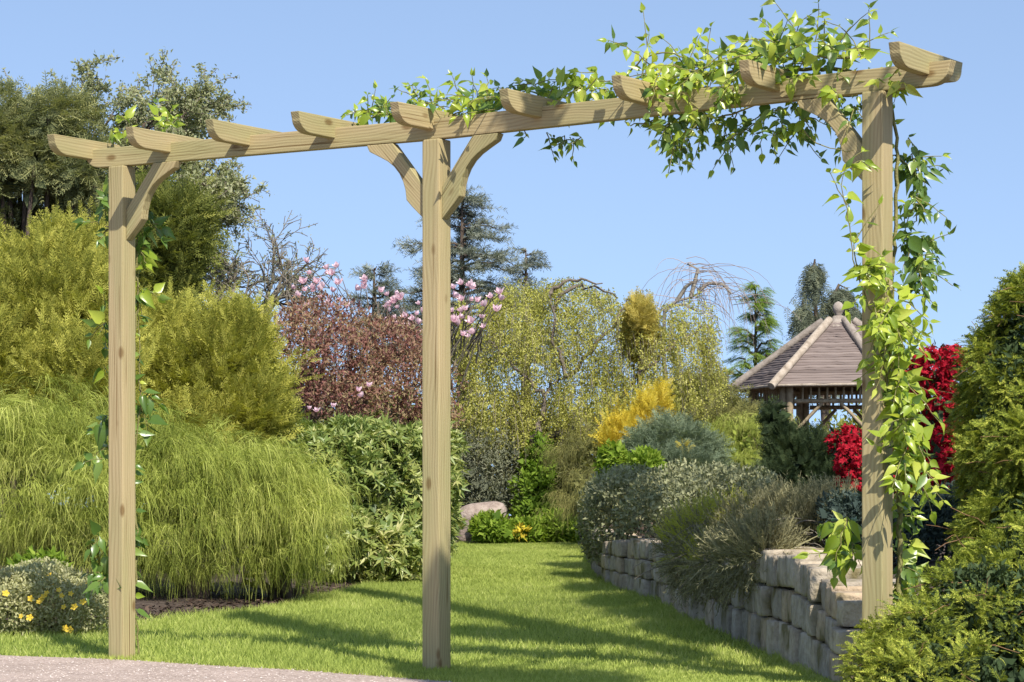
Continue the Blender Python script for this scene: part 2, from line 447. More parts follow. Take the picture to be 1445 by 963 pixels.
def inner_fill(g, lobes, n, size, seed=5):
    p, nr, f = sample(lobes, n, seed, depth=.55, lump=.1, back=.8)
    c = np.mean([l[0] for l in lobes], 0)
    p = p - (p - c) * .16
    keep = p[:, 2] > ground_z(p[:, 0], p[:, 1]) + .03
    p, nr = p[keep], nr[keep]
    g.inst(leaf_t(.7, .1, .1), p, jit(nr * .2, .8), jit(nr, .6), size * (0.7 + .6 * rng.random(len(p))), tint=rng.random(len(p)) * .12)  # inner leaves take the darkest tints: shade in the gaps put into colour

def stems_geo(base, lobes, rad=.03, per=1, seed=0):
    r = np.random.default_rng(seed); g = Geo()
    for c, rr in lobes:
        for k in range(per):
            e = c + rr * r.uniform(-.35, .35, 3)
            b = base + np.array([r.uniform(-.08, .08), r.uniform(-.05, .05), -.05])
            m = (b + e) / 2 + r.normal(size=3) * .08
            t = np.linspace(0, 1, 7)[:, None]
            pts = (1 - t) ** 2 * b + 2 * t * (1 - t) * m + t ** 2 * e
            pts[1:-1] += r.normal(size=(5, 3)) * .012
            g.tube(pts, rad * (1 - .75 * t[:, 0]), 5)
    return g

def plant(name, label, cat, lobes, base=None, group=None, stem_rad=.03, per=1, bark=BARK, seed=0, stem_name='stem'):
    c = np.mean([l[0] for l in lobes], 0)
    if base is None:
        base = np.array([c[0], c[1] + .05, 0])
    base = np.array([base[0], base[1], float(ground_z(base[0], base[1]))])
    t = thing(name, base, label, cat, group)
    stems_geo(base, lobes, stem_rad, per, seed).obj(stem_name, bark, t)
    return t

# ================================================================== SETTING
def terrain():
    xs = np.concatenate([[-500, -150, -60, -30, -16, -10], np.arange(-7, 7.01, .08), [10, 16, 30, 60, 150, 500]])
    ys = np.concatenate([[-60, -20, -5, 2, 5, 7], np.arange(8, 46, .12), [50, 60, 90, 200, 600]])
    X, Y = np.meshgrid(xs, ys); Z = ground_z(X, Y)
    Z = Z + (.012 * np.sin(X * 9 + Y * 3) * np.sin(Y * 7 - X * 4)) * ((X < lawn_l(Y) - .1) & (Y > 14.2) | (X > wall_x(Y) + .3))
    V = np.stack([X, Y, Z], 2).reshape(-1, 3); nx, ny = len(xs), len(ys)
    i = (np.arange(ny - 1)[:, None] * nx + np.arange(nx - 1)[None]).ravel()
    g = Geo(); g.add(V, np.stack([i, i + 1, i + nx + 1, i + nx], 1))
    o = g.obj('ground', rough_mat('bed_soil', (.022, .016, .012), (.075, .055, .042), 14, .95, .8, c3=(.12, .09, .07)), smooth=True)
    tag(o, 'dark brown bed soil under and behind the planting', 'ground', kind='structure')
terrain()

def strips(name, ys, xl, xr, lift, mat, cols=30):
    g = Geo(); V = []
    for y, a, b in zip(ys, xl, xr):
        x = np.linspace(a, b, cols); V.append(np.stack([x, np.full(cols, y), base_z(y) + lift + 0 * x], 1))
    i = (np.arange(len(ys) - 1)[:, None] * cols + np.arange(cols - 1)[None]).ravel()
    g.add(np.concatenate(V), np.stack([i, i + 1, i + cols + 1, i + cols], 1))
    return g.obj(name, mat, smooth=True)

ysl = np.arange(8.2, 30.01, .1)
o = strips('lawn', ysl, lawn_l(ysl), lawn_r(ysl), .004, rough_mat('lawn_turf', (.05, .085, .012), (.13, .19, .022), 30, .95, .6, c3=(.20, .24, .05)))
tag(o, 'bright green mown lawn curving between hedge and stone wall', 'lawn', kind='structure')
ysp = np.arange(3.0, 13.31, .1)
xr = np.where(ysp < 8, 4.0, lawn_l(ysp) + .02)
pm, n, l, b = mat_new('gravel_path')
tc = n.new('ShaderNodeTexCoord')
v1 = n.new('ShaderNodeTexVoronoi'); v1.inputs['Scale'].default_value = 95; l.new(tc.outputs['Object'], v1.inputs['Vector'])
r1 = ramp(n, [(0, (.22, .165, .135)), (.5, (.42, .33, .28)), (1, (.56, .47, .41))]); l.new(v1.outputs['Color'], r1.inputs[0])
n1 = n.new('ShaderNodeTexNoise'); n1.inputs['Scale'].default_value = 3; n1.inputs['Detail'].default_value = 5; l.new(tc.outputs['Object'], n1.inputs['Vector'])
r2 = ramp(n, [(.3, (.78, .75, .72)), (.7, (1, .97, .95))]); l.new(n1.outputs['Fac'], r2.inputs[0])
mm = n.new('ShaderNodeMix'); mm.data_type = 'RGBA'; mm.blend_type = 'MULTIPLY'; mm.inputs[0].default_value = 1
l.new(r1.outputs[0], mm.inputs[6]); l.new(r2.outputs[0], mm.inputs[7]); l.new(mm.outputs[2], b.inputs['Base Color'])
b.inputs['Roughness'].default_value = .95
bp = n.new('ShaderNodeBump'); bp.inputs['Strength'].default_value = .8; bp.inputs['Distance'].default_value = .006; l.new(v1.outputs['Distance'], bp.inputs['Height']); l.new(bp.outputs[0], b.inputs['Normal'])
o = strips('gravel_path', ysp, np.full(len(ysp), -7.), xr, .008, pm, 12)
tag(o, 'pinkish fine gravel path along the front of the lawn', 'path', kind='structure')
# loose grit on the path
r = np.random.default_rng(3)
N = 9000
gy = r.uniform(9.8, 13.2, N); gx = r.uniform(-3.2, .9, N); k = gx < lawn_l(gy) + .05
gx, gy = gx[k], gy[k]
g = Geo()
ot = (np.array([[1, 0, 0], [0, 1, 0], [-1, 0, 0], [0, -1, 0], [0, 0, .8], [0, 0, -.6.real]]), np.array([[0, 1, 4, 4]]))
T6 = ot[0]
tris = np.array([[0, 1, 4], [1, 2, 4], [2, 3, 4], [3, 0, 4]])
P = np.stack([gx, gy, base_z(gy) + .010], 1); S = r.uniform(.0025, .007, len(P))
an = r.uniform(0, 6.28, len(P)); ca, sa = np.cos(an), np.sin(an)
V = np.stack([T6[None, :, 0] * ca[:, None] - T6[None, :, 1] * sa[:, None] * .7, T6[None, :, 0] * sa[:, None] + T6[None, :, 1] * ca[:, None] * .7, np.repeat(T6[None, :, 2] * .8, len(P), 0)], 2) * S[:, None, None] + P[:, None]
g.add(V, None, (tris[None] + (np.arange(len(P)) * 6)[:, None, None]).reshape(-1, 3), np.repeat(r.random(len(P)), 6))
o = g.obj('loose_gravel', leaf_mat('grit', [(.20, .15, .12), (.42, .34, .29), (.62, .55, .5)], 0.0, .9, tcol=(1, 1, 1)))
tag(o, 'loose grit scattered over the gravel path', 'gravel', kind='stuff')

# grass
def grass():
    r = np.random.default_rng(11)
    N = 330000
    y = 9.4 + (30.3 - 9.4) * r.random(N) ** 1.15
    u = r.random(N)
    a, b_ = lawn_l(y) - .03, lawn_r(y) + .04
    a = np.maximum(a, -.23 * y)
    x = a + (b_ - a) * u
    for q, (fx, fy) in enumerate(((-1.811, 12.504), (-.326, 11.63))):
        m = slice(q * 420, q * 420 + 420); an = r.uniform(0, 6.28, 420); rd = .066 + np.abs(r.normal(size=420)) * .03
        x[m] = fx + np.cos(an) * rd; y[m] = fy + np.sin(an) * rd
    edge = np.minimum(x - lawn_l(y), lawn_r(y) - x); edge[:840] = 0
    P = np.stack([x, y, base_z(y) + .002], 1)
    h = r.uniform(.016, .046, N) * (1 + .35 * npn(P, 3.0, 4)) * np.where(edge < .05, 1.2, 1) * np.interp(y, [11, 14.5], [.55, 1])
    wd = r.uniform(.0022, .0042, N) * np.where(y > 20, 1.5, 1)
    th = r.uniform(0, 6.28, N); lean = r.normal(size=(N, 2)) * .5
    sx, sy = np.cos(th) * wd, np.sin(th) * wd
    tip = P + np.stack([lean[:, 0] * h, lean[:, 1] * h, h], 1)
    side = np.stack([sx, sy, 0 * sx], 1)
    V = np.stack([P - side, P + side, tip], 1)
    tint = np.clip(.5 + .22 * npn(P, 1.2, 2) + .20 * npn(P, 5, 9) + .16 * npn(P, 16, 12) + r.normal(size=N) * .14, 0, 1)
    g = Geo(); g.add(V, None, np.arange(N * 3).reshape(-1, 3), np.repeat(tint, 3))
    o = g.obj('grass', GRASSM)
    tag(o, 'short bright green grass blades of the lawn', 'grass', kind='stuff')
grass()

# bark chips in the bed below the hedge
r = np.random.default_rng(5); N = 5000
cy = r.uniform(13.6, 24, N); cx = lawn_l(cy) - np.abs(r.normal(size=N)) * .35
P = np.stack([cx, cy, ground_z(cx, cy) + .008], 1)
g = Geo(); g.inst(leaf_t(.5, .1, .1), P, unit(np.concatenate([r.normal(size=(N, 2)), r.normal(size=(N, 1)) * .25], 1)), UP + r.normal(size=(N, 3)) * .3, r.uniform(.015, .05, N))
o = g.obj('bark_mulch', leaf_mat('bark_chip', [(.018, .012, .009), (.055, .036, .026), (.13, .09, .065)], 0, .9))
tag(o, 'dark bark mulch and dead litter under the hedge', 'mulch', kind='stuff')

# ================================================================== PERGOLA
PL = np.array([-1.811, 12.504, 0]); PM = np.array([-.326, 11.63, 0]); PR = np.array([1.403, 10.34, 0])
HT = 2.30
perg = thing('pergola', (PM[0], PM[1], 0), 'pale treated timber pergola of three posts, one long beam and nine stub rafters', 'pergola')

def board(name, prof, thick, M, rot=0., bevel=.005, mat=WOOD, grain=None):
    """profile in local XZ extruded in Y; grain runs along local X"""
    bm = bmesh.new()
    c, s = math.cos(rot), math.sin(rot)
    pr = [(u * c + v * s, -u * s + v * c) for u, v in prof]
    fv = [bm.verts.new((u, -thick / 2, v)) for u, v in pr]
    bv = [bm.verts.new((u, thick / 2, v)) for u, v in pr]
    n = len(pr)
    bm.faces.new(fv); bm.faces.new(bv[::-1])
    for i in range(n): bm.faces.new((fv[i], bv[i], bv[(i + 1) % n], fv[(i + 1) % n]))
    bmesh.ops.recalc_face_normals(bm, faces=bm.faces)
    ed = [e for e in bm.edges if len(e.link_faces) == 2 and e.calc_face_angle(0) > R(25)]
    bmesh.ops.bevel(bm, geom=ed, offset=bevel, segments=2, profile=.6, affect='EDGES', clamp_overlap=True)
    me = bpy.data.meshes.new(name); bm.to_mesh(me); bm.free()
    me.materials.append(mat)
    o = bpy.data.objects.new(name, me); C.objects.link(o)
    o.parent = perg
    RM = Matrix.Rotation(-rot, 4, 'Y')
    o.matrix_local = Matrix.Translation(-Vector(perg.location)) @ M @ RM
    return o

def frame(o, x, z):
    x = Vector(x).normalized(); z = Vector(z).normalized(); y = z.cross(x)
    M = Matrix((x, y, z)).transposed().to_4x4(); M.translation = Vector(o)
    return M

dLM = unit(PM - PL); dMR = unit(PR - PM); dAV = unit(PR - PL)
FR = np.array([-dAV[1] * -1, 0, 0])
FRONT = unit(np.array([dAV[1], -dAV[0], 0])); FRONT = FRONT if FRONT[1] < 0 else -FRONT
PW, BT, BH = .090, .046, .088
for P, d in ((PL, dAV), (PM, dAV), (PR, dAV)):
    zz = np.array([0, 0, 1.])
    M = frame((P[0], P[1], 0), zz, -FRONT)     # local X up, Z = back, Y along beam
    board('post', [(-.3, -PW / 2), (HT, -PW / 2), (HT, PW / 2), (-.3, PW / 2)], PW, M, bevel=.007)

def end_curve(x, h, sgn, lip=.028, n=8):
    """rounded lower corner of a board end, from the bottom up to the lip"""
    rr = h - lip; a = rr * 1.45
    pts = []
    for k in range(n + 1):
        t = k / n * math.pi / 2
        pts.append((x - sgn * a * (1 - math.sin(t)) - sgn * 0.004, rr * (1 - math.cos(t))))
    return pts + [(x + sgn * .006, h)]

z0 = HT + .0015
def beam_seg(A, B, extA, extB, curveA, curveB):
    d = unit(B - A); Lg = np.linalg.norm(B - A)
    M = frame((A[0], A[1], z0), d, (0, 0, 1))
    x0, x1 = -extA, Lg + extB
    right = end_curve(x1, BH, 1, .03) if curveB else [(x1, 0), (x1, BH)]
    left = end_curve(x0, BH, -1, .03)[::-1] if curveA else [(x0, BH), (x0, 0)]
    board('beam', right + left, BT, M, bevel=.004)
beam_seg(PL, PM, .20, -.0005, True, False)
beam_seg(PM, PR, -.0005, .32, False, True)

def beam_pt(px):
    """point of the beam's axis seen at this pixel column"""
    k = (px - CX) / F
    for A, B in ((PL - dLM * 2, PM), (PM, PR + dMR * 2)):
        # A + t(B-A): x = k*y
        t = (k * A[1] - A[0]) / ((B[0] - A[0]) - k * (B[1] - A[1]))
        p = A + t * (B - A)
        if B is PM and p[0] <= PM[0]: return p
    return p

RT, RH, RO = .046, .088, .275
crossing = [131, 241, 353, 473, 612, 765, 923, 1101, 1311]
for px in crossing:
    p = beam_pt(px)
    # the crossing pixel is the rafter's right side at the beam's front face
    p = p - dAV * (RT / 2) * 1.02 - FRONT * 0
    p2 = p + FRONT * (BT / 2)
    q = (p2[0] + dAV[0] * RT / 2) / (p2[1] + dAV[1] * RT / 2) * F + CX
    p = p + dAV * ((px - q) / F * p[1] / max(dAV[0], .5))
    M = frame((p[0], p[1], z0 + BH * .47), FRONT, (0, 0, 1))
    fr = end_curve(RO, RH, 1, .03)
    bk = end_curve(-RO, RH, -1, .03)[::-1]
    # housing cut over the beam
    board('rafter', fr + bk, RT, M, bevel=.004)

BR = [(0, -.205), (.166, 0), (.302, 0), (.287, -.030), (.230, -.058), (.192, -.078), (.158, -.104), (.131, -.136), (.112, -.172), (.100, -.210), (.095, -.252), (.066, -.283), (0, -.345)]
def brace(P, d, sg):
    dd = d * sg
    o3 = P + dd * (PW / 2 + .001)
    M = frame((o3[0], o3[1], HT - .001), dd, (0, 0, 1))
    b_ = board('brace', BR, .045, M, rot=R(48), bevel=.004)
    return b_
for P, d, sg in ((PL, dAV, 1), (PM, dLM, -1), (PM, dMR, 1), (PR, dMR, -1)):
    br = brace(P, d, sg)

# ================================================================== STONE WALL
def stone_wall():
    r = np.random.default_rng(21)
    s_y = np.linspace(10.75, 29, 400); s_x = wall_x(s_y)
    seg = np.hypot(np.diff(s_x), np.diff(s_y)); S = np.concatenate([[0], np.cumsum(seg)])
    g = Geo()
    tx = lambda s: np.array([np.interp(s, S, s_x), np.interp(s, S, s_y)])
    n = 9
    uu = np.linspace(-1, 1, n)
    A, B, D = np.meshgrid(uu, uu, uu, indexing='ij')
    surf = np.maximum(np.maximum(abs(A), abs(B)), abs(D)) > .99
    idx = -np.ones((n, n, n), int); idx[surf] = np.arange(surf.sum())
    cube = np.stack([A[surf], B[surf], D[surf]], 1)
    quads = []
    for ax in range(3):
        for side in (0, n - 1):
            sl_ = [slice(None)] * 3; sl_[ax] = side
            f = idx[tuple(sl_)]
            q = np.stack([f[:-1, :-1], f[1:, :-1], f[1:, 1:], f[:-1, 1:]], 2).reshape(-1, 4)
            if (side == 0) ^ (ax == 1): q = q[:, ::-1]
            quads.append(q)
    quads = np.concatenate(quads)
    pw = np.sign(cube) * np.abs(cube) ** .8
    rad = np.linalg.norm(pw, axis=1, keepdims=True)
    rnd = unit(cube) * 1.28
    shape = cube * .89 + rnd * .11
    shape = np.clip(shape, -1.02, 1.02)
    tops = lambda y: np.interp(y, [10.6, 10.9, 11.25, 11.6, 12.4, 14, 20, 29], [.30, .36, .40, .45, .50, .51, .52, .6]) - .0
    courses = 3
    for c in range(courses):
        s = r.uniform(-.2, 0)
        while s < S[-1]:
            ln = r.uniform(.13, .34)
            mid = s + ln / 2
            if mid < 0.02: s += ln; continue
            p = tx(mid); q = tx(mid + .05) - tx(mid - .05); q /= np.linalg.norm(q)
            inw = np.array([q[1], -q[0]])
            if inw[0] < 0: inw = -inw
            zb = float(base_z(p[1])); H = tops(p[1]) - zb
            fr = [0, .36, .68, 1.0]
            h0, h1 = zb + H * fr[c] - (.04 if c == 0 else 0), zb + H * fr[c + 1]
            dep = .15 if c < 2 else .17
            out = r.uniform(-.02, .025)
            hz = (h1 - h0) / 2 - .003 + r.uniform(-.004, .004); hl = ln / 2 - r.uniform(.003, .009)
            V = shape.copy()
            V += .038 * np.stack([npn(cube + r.uniform(0, 50), 1.6, 1), npn(cube + r.uniform(0, 50), 1.6, 2), npn(cube + r.uniform(0, 50), 1.6, 3)], 1)
            V += .022 * np.stack([npn(cube + r.uniform(0, 50), 4.5, 4), npn(cube + r.uniform(0, 50), 4.5, 5), npn(cube + r.uniform(0, 50), 4.5, 6)], 1)
            tilt = r.normal() * .03
            W3 = np.zeros((len(V), 3))
            a = V[:, 0] * hl; b_ = V[:, 1] * dep + dep - out; z = V[:, 2] * hz + (h0 + h1) / 2 + a * tilt + (r.uniform(-.012, .02) if c == 2 else 0)
            W3[:, 0] = p[0] + q[0] * a + inw[0] * b_; W3[:, 1] = p[1] + q[1] * a + inw[1] * b_; W3[:, 2] = z
            g.add(W3, quads, None, r.random())
            s += ln
    root = thing('stone_wall', (wall_x(12.), 12., 0), 'low grey rough stone retaining wall in courses beside the lawn', 'wall')
    m, nn, l, b = mat_new('rough_stone')
    at_ = nn.new('ShaderNodeAttribute'); at_.attribute_name = 'tint'
    tc = nn.new('ShaderNodeTexCoord')
    n1 = nn.new('ShaderNodeTexNoise'); n1.inputs['Scale'].default_value = 9; n1.inputs['Detail'].default_value = 10; n1.inputs['Roughness'].default_value = .7
    l.new(tc.outputs['Object'], n1.inputs['Vector'])
    r1 = ramp(nn, [(.25, (.17, .14, .10)), (.5, (.41, .355, .28)), (.75, (.57, .51, .425))]); l.new(n1.outputs['Fac'], r1.inputs[0])
    r2 = ramp(nn, [(0, (.72, .70, .68)), (.5, (1, .97, .92)), (1, (.95, .82, .68))]); l.new(at_.outputs['Fac'], r2.inputs[0])
    mm = nn.new('ShaderNodeMix'); mm.data_type = 'RGBA'; mm.blend_type = 'MULTIPLY'; mm.inputs[0].default_value = 1
    l.new(r1.outputs[0], mm.inputs[6]); l.new(r2.outputs[0], mm.inputs[7])
    n2 = nn.new('ShaderNodeTexNoise'); n2.inputs['Scale'].default_value = 4.5; n2.inputs['Detail'].default_value = 8
    l.new(tc.outputs['Object'], n2.inputs['Vector'])
    r3 = ramp(nn, [(.56, (0, 0, 0)), (.66, (1, 1, 1))]); l.new(n2.outputs['Fac'], r3.inputs[0])
    m2 = nn.new('ShaderNodeMix'); m2.data_type = 'RGBA'; l.new(r3.outputs[0], m2.inputs[0]); l.new(mm.outputs[2], m2.inputs[6]); m2.inputs[7].default_value = (.16, .13, .06, 1)
    l.new(m2.outputs[2], b.inputs['Base Color']); b.inputs['Roughness'].default_value = .92; b.inputs['Specular IOR Level'].default_value = .2
    n3 = nn.new('ShaderNodeTexNoise'); n3.inputs['Scale'].default_value = 28; n3.inputs['Detail'].default_value = 8; l.new(tc.outputs['Object'], n3.inputs['Vector'])
    bp = nn.new('ShaderNodeBump'); bp.inputs['Strength'].default_value = .9; bp.inputs['Distance'].default_value = .02; l.new(n3.outputs['Fac'], bp.inputs['Height']); l.new(bp.outputs[0], b.inputs['Normal'])
    g.obj('stones', m, root, smooth=True)
    # dark earth packed in the joints
    ys = np.linspace(10.85, 29, 160); V = []
    for y in ys:
        x = float(wall_x(y)); z1 = tops(y) - .05; zb = float(base_z(y)) - .05
        V += [[x + .055, y, zb], [x + .055, y, z1], [x + .26, y, z1], [x + .26, y, zb]]
    Q = []
    for k in range(len(ys) - 1):
        for e in range(3):
            a = k * 4 + e; Q.append([a, a + 1, a + 5, a + 4])
    Q += [[0, 1, 2, 3]]
    g2 = Geo(); g2.add(V, Q)
    g2.obj('earth_core', rough_mat('joint_earth', (.02, .016, .012), (.07, .05, .03), 20), root)
stone_wall()

# ================================================================== BOULDER
def boulder():
    bm = bmesh.new(); bmesh.ops.create_icosphere(bm, subdivisions=5, radius=1)
    V = np.array([v.co[:] for v in bm.verts])
    c = at(677, 741, 29.6); s = 29.6 / F
    sg = np.sign(V); P = sg * np.abs(V) ** .55
    P = P * (1 + .10 * npn(V, 1.1, 3) + .05 * npn(V, 3.3, 5))[:, None]
    P[:, 2] += .12 * P[:, 0]
    P = P * np.array([37 * s, .22, 31 * s])
    for v, p in zip(bm.verts, P): v.co = p
    me = bpy.data.meshes.new('boulder'); bm.to_mesh(me); bm.free()
    me.polygons.foreach_set('use_smooth', np.ones(len(me.polygons), bool))
    me.materials.append(rough_mat('boulder_stone', (.12, .085, .07), (.30, .235, .195), 7, .95, .9, c3=(.40, .34, .28)))
    o = bpy.data.objects.new('boulder', me); C.objects.link(o); o.location = c
    tag(o, 'big reddish brown boulder at the far lawn edge beside centre post', 'boulder')
boulder()

# ================================================================== GAZEBO
def gazebo():
    Yc = 36.0; c0 = at(1183, 737, Yc); cx, cy = c0[0], c0[1]
    gz = float(ground_z(cx, cy))
    root = thing('gazebo', (cx, cy, gz), 'round rustic wooden gazebo with brown bark shingle roof and turned finial', 'gazebo')
    RE, ze, rc, zc = 1.40, 2.44, .20, 3.30
    angs = [R(-90 - 42 + 60 * k) for k in range(6)]   # first hip points toward the camera and left
    cor = [np.array([cx + RE * math.cos(a), cy + RE * math.sin(a), ze]) for a in angs]
    top = [np.array([cx + rc * math.cos(a), cy + rc * math.sin(a), zc]) for a in angs]
    r = np.random.default_rng(8)
    g = Geo()
    nc = 24
    for k in range(6):
        A, B, At, Bt = cor[k], cor[(k + 1) % 6], top[k], top[(k + 1) % 6]
        nrm = np.cross(B - A, At - A); nrm /= np.linalg.norm(nrm)
        if nrm[2] < 0: nrm = -nrm
        for j in range(nc):
            m = 9; t1 = min((j + 1.4) / nc, 1)
            jt = r.normal(size=m + 1) * .006; jh = r.uniform(.010, .024, m + 1)
            P = lambda s, t, h: (A + (B - A) * s) * (1 - t) + (At + (Bt - At) * s) * t + nrm * h
            rows = [[P(i_ / m, j / nc + jt[i_], jh[i_] - .016), P(i_ / m, j / nc + jt[i_], jh[i_]), P(i_ / m, t1, .003)] for i_ in range(m + 1)]
            V = np.array(rows).reshape(-1, 3); Q = []
            for i_ in range(m): Q += [[i_ * 3, i_ * 3 + 3, i_ * 3 + 4, i_ * 3 + 1], [i_ * 3 + 1, i_ * 3 + 4, i_ * 3 + 5, i_ * 3 + 2]]
            g.add(V, Q, None, r.random())
    g.obj('roof', leaf_mat('bark_shingle', [(.13, .10, .088), (.185, .145, .128), (.25, .20, .175)], 0, .95, .15), root)
    # rafters' soffit
    g = Geo()
    for k in range(6):
        A, B, At, Bt = cor[k], cor[(k + 1) % 6], top[k], top[(k + 1) % 6]
        dn = np.array([0, 0, -.035])
        g.add([A + dn, B + dn, Bt + dn, At + dn], [[0, 1, 2, 3]])
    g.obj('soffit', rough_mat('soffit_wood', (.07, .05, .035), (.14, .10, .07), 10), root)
    pw = rough_mat('weathered_pole', (.20, .155, .115), (.34, .28, .215), 12, .9, .3, c3=(.44, .37, .30))
    pg = rough_mat('grey_turned_wood', (.15, .12, .095), (.27, .225, .185), 12, .9, .3, c3=(.36, .31, .26))
    pd = rough_mat('gazebo_wood', (.20, .15, .09), (.36, .29, .19), 15, .9, .3)
    for k in range(6):
        g = Geo(); d = unit(cor[k] - top[k])
        t = np.linspace(0, 1, 8)[:, None]
        pts = top[k] * (1 - t) + (cor[k] + d * .13) * t + UP * .045
        g.tube(pts, .052 + .004 * np.sin(t[:, 0] * 9), 10)
        e = pts[-1]; ring = g.v[-1][-10:]
        g.add(np.vstack([ring, e[None]]), None, [[i, (i + 1) % 10, 10] for i in range(10)])
        g.obj('hip_pole', pw if k == 0 else pg, root, smooth=True)
    # eave battens
    for k in range(6):
        g = Geo(); g.tube(np.linspace(cor[k], cor[(k + 1) % 6], 5) + UP * -.012, .022, 8); g.obj('eave_pole', pw, root, smooth=True)
    # collar and finial, lathed
    def lathe(prof, name, mt, sides=20):
        g = Geo(); an = np.arange(sides) / sides * 6.2832
        V = np.array([[cx + q * math.cos(a), cy + q * math.sin(a), z] for q, z in prof for a in an]); Q = []
        for i in range(len(prof) - 1):
            for j in range(sides): Q.append([i * sides + j, i * sides + (j + 1) % sides, (i + 1) * sides + (j + 1) % sides, (i + 1) * sides + j])
        g.add(V, Q); return g.obj(name, mt, root, smooth=True)
    s = Yc / F
    zz = lambda y: EYE - (y - HY) * s
    lathe([(.01, zz(468)), (27 * s, zz(467)), (27.5 * s, zz(463)), (24 * s, zz(460)), (15 * s, zz(455)), (9 * s, zz(449)), (7 * s, zz(446)), (.01, zz(445))], 'roof_collar', pg)
    lathe([(.01, zz(448)), (5.5 * s, zz(447)), (4.5 * s, zz(444)), (7.5 * s, zz(440)), (8.3 * s, zz(436)), (7.3 * s, zz(431)), (4.5 * s, zz(427.5)), (1.5 * s, zz(426)), (.001, zz(425.6))], 'finial', pg)
    rp = RE - .24
    pc = [np.array([cx + rp * math.cos(a), cy + rp * math.sin(a), 0]) for a in angs]
    for k in range(6):
        tang = np.array([-math.sin(angs[k]), math.cos(angs[k]), 0])
        for sg in (-1, 1):
            p = pc[k] + tang * sg * .048
            g = Geo(); g.tube([p + UP * (gz - .1), p + UP * (ze - .02 + .10)], .046, 10); g.obj('post', pd, root, smooth=True)
        a, b_ = pc[k], pc[(k + 1) % 6]; q = unit(b_ - a)
        a1, b1 = a + q * .10, b_ - q * .10
        for h in (ze - .005, ze - .215):
            g = Geo(); g.tube([a1 + UP * h, b1 + UP * h], .030, 6); g.obj('rail', pd, root)
        n = 9
        for i in range(1, n):
            p = a1 + (b1 - a1) * i / n
            g = Geo(); g.tube([p + UP * (ze - .19), p + UP * (ze - .03)], .017, 5); g.obj('baluster', pd, root)
        for (p, dr) in ((a1, q), (b1, -q)):
            g = Geo(); g.tube([p + UP * (ze - .62), p + dr * .36 + UP * (ze - .24)], .024, 6); g.obj('brace', pd, root)
gazebo()

# ================================================================== PLANT BUILDERS
YEW = [spray_t(7, 48, .36, .055, .12, s) for s in range(3)]
FEATH = [spray_t(8, 58, .34, .045, .35, 10 + s) for s in range(3)]
def mixinst(g, tmpls, p, z, y, sc, tint):
    k = rng.integers(0, len(tmpls), len(p)); sc = np.broadcast_to(sc, (len(p),))
    for j, t in enumerate(tmpls):
        m = k == j
        g.inst(t, p[m], z[m], y[m], sc[m], tint[m])

def conifer_bush(t, lobes, mat, n, size, tmpls=YEW, up=.7, droop=0., fill=600, fsize=.14, seed=0, out=1.0, lump=.18, part='foliage', tintlo=0., lead=0):
    g = Geo()
    p, nr, f = sample(lobes, n, seed, .45, lump)
    z = jit(nr * out + UP * up - UP * droop, .35)
    y = jit(nr * .4 + UP * .8, .45)
    clump = npn(p, 3.2, seed + 1)
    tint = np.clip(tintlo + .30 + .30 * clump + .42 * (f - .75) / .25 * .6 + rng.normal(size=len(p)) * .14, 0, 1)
    mixinst(g, tmpls, p, z, y, size * (.65 + .7 * rng.random(len(p))), tint)
    if lead:
        p, nr, f = sample(lobes, lead, seed + 40, .12, lump * 1.4, under=.1)
        z = jit(nr * .7 + UP * max(up, .3), .3)
        k = 4
        for q in range(k):     # a leading shoot: sprays one above another
            mixinst(g, tmpls, p + unit(z) * size * .55 * q, z + rng.normal(size=z.shape) * .25, jit(nr, .6), size * (1.15 - .15 * q), np.clip(.62 + rng.normal(size=len(p)) * .15, 0, 1))
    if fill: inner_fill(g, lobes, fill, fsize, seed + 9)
    return g.obj(part, mat, t)

def leafy(t, lobes, mat, n, size, tmpl=None, up=.3, seed=0, lump=.18, fill=400, fsize=.12, depth=.45, part='foliage', face=.6, droop=.0, tlo=.45):
    g = Geo()
    p, nr, f = sample(lobes, n, seed, depth, lump, gap=.48)
    z = jit(nr * .5 + UP * (up - droop), .6)
    y = jit(nr * face + UP * .5, .5)
    tint = np.clip(tlo + .34 * npn(p, 2.6, seed + 1) + rng.normal(size=len(p)) * .16, 0, 1)
    tm = tmpl if isinstance(tmpl, list) else [tmpl or leaf_t()]
    mixinst(g, tm, p, z, y, size * (.65 + .7 * rng.random(len(p))), tint)
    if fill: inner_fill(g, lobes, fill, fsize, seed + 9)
    return g.obj(part, mat, t)

THR = [threads_t(12, s, wd=.016, a=.55, b=.30, c=1.0, spread=.45) for s in range(5)]
def thread_bush(t, lobes, mat, n, size, seed=0, fill=500):
    g = Geo(); r = np.random.default_rng(seed + 77)
    K = max(16, n // 22)
    pc, nc, f = sample(lobes, K, seed, .25, .34, under=.4)
    k = np.repeat(np.arange(len(pc)), 22)
    sc = size / .3
    p = pc[k] + nc[k] * (r.random(len(k)) * .12)[:, None] * sc + r.normal(size=(len(k), 3)) * np.array([.14, .12, .035]) * sc
    h = nc[k].copy(); h[:, 2] *= .2
    z = jit(h, .55, r); z[:, 2] = z[:, 2] * .3
    y = np.repeat(UP[None], len(p), 0) + r.normal(size=p.shape) * .22
    tint = np.clip(.50 + .26 * r.normal(size=len(pc))[k] + r.normal(size=len(p)) * .16, 0, 1)
    ok = p[:, 2] > ground_z(p[:, 0], p[:, 1]) + .20 * sc
    p, z, y, tint = p[ok], z[ok], y[ok], tint[ok]
    mixinst(g, THR, p, z, y, size * .85 * (.5 + .8 * r.random(len(p))), tint)
    if fill: inner_fill(g, lobes, fill, .075, seed + 9)
    return g.obj('foliage', mat, t)

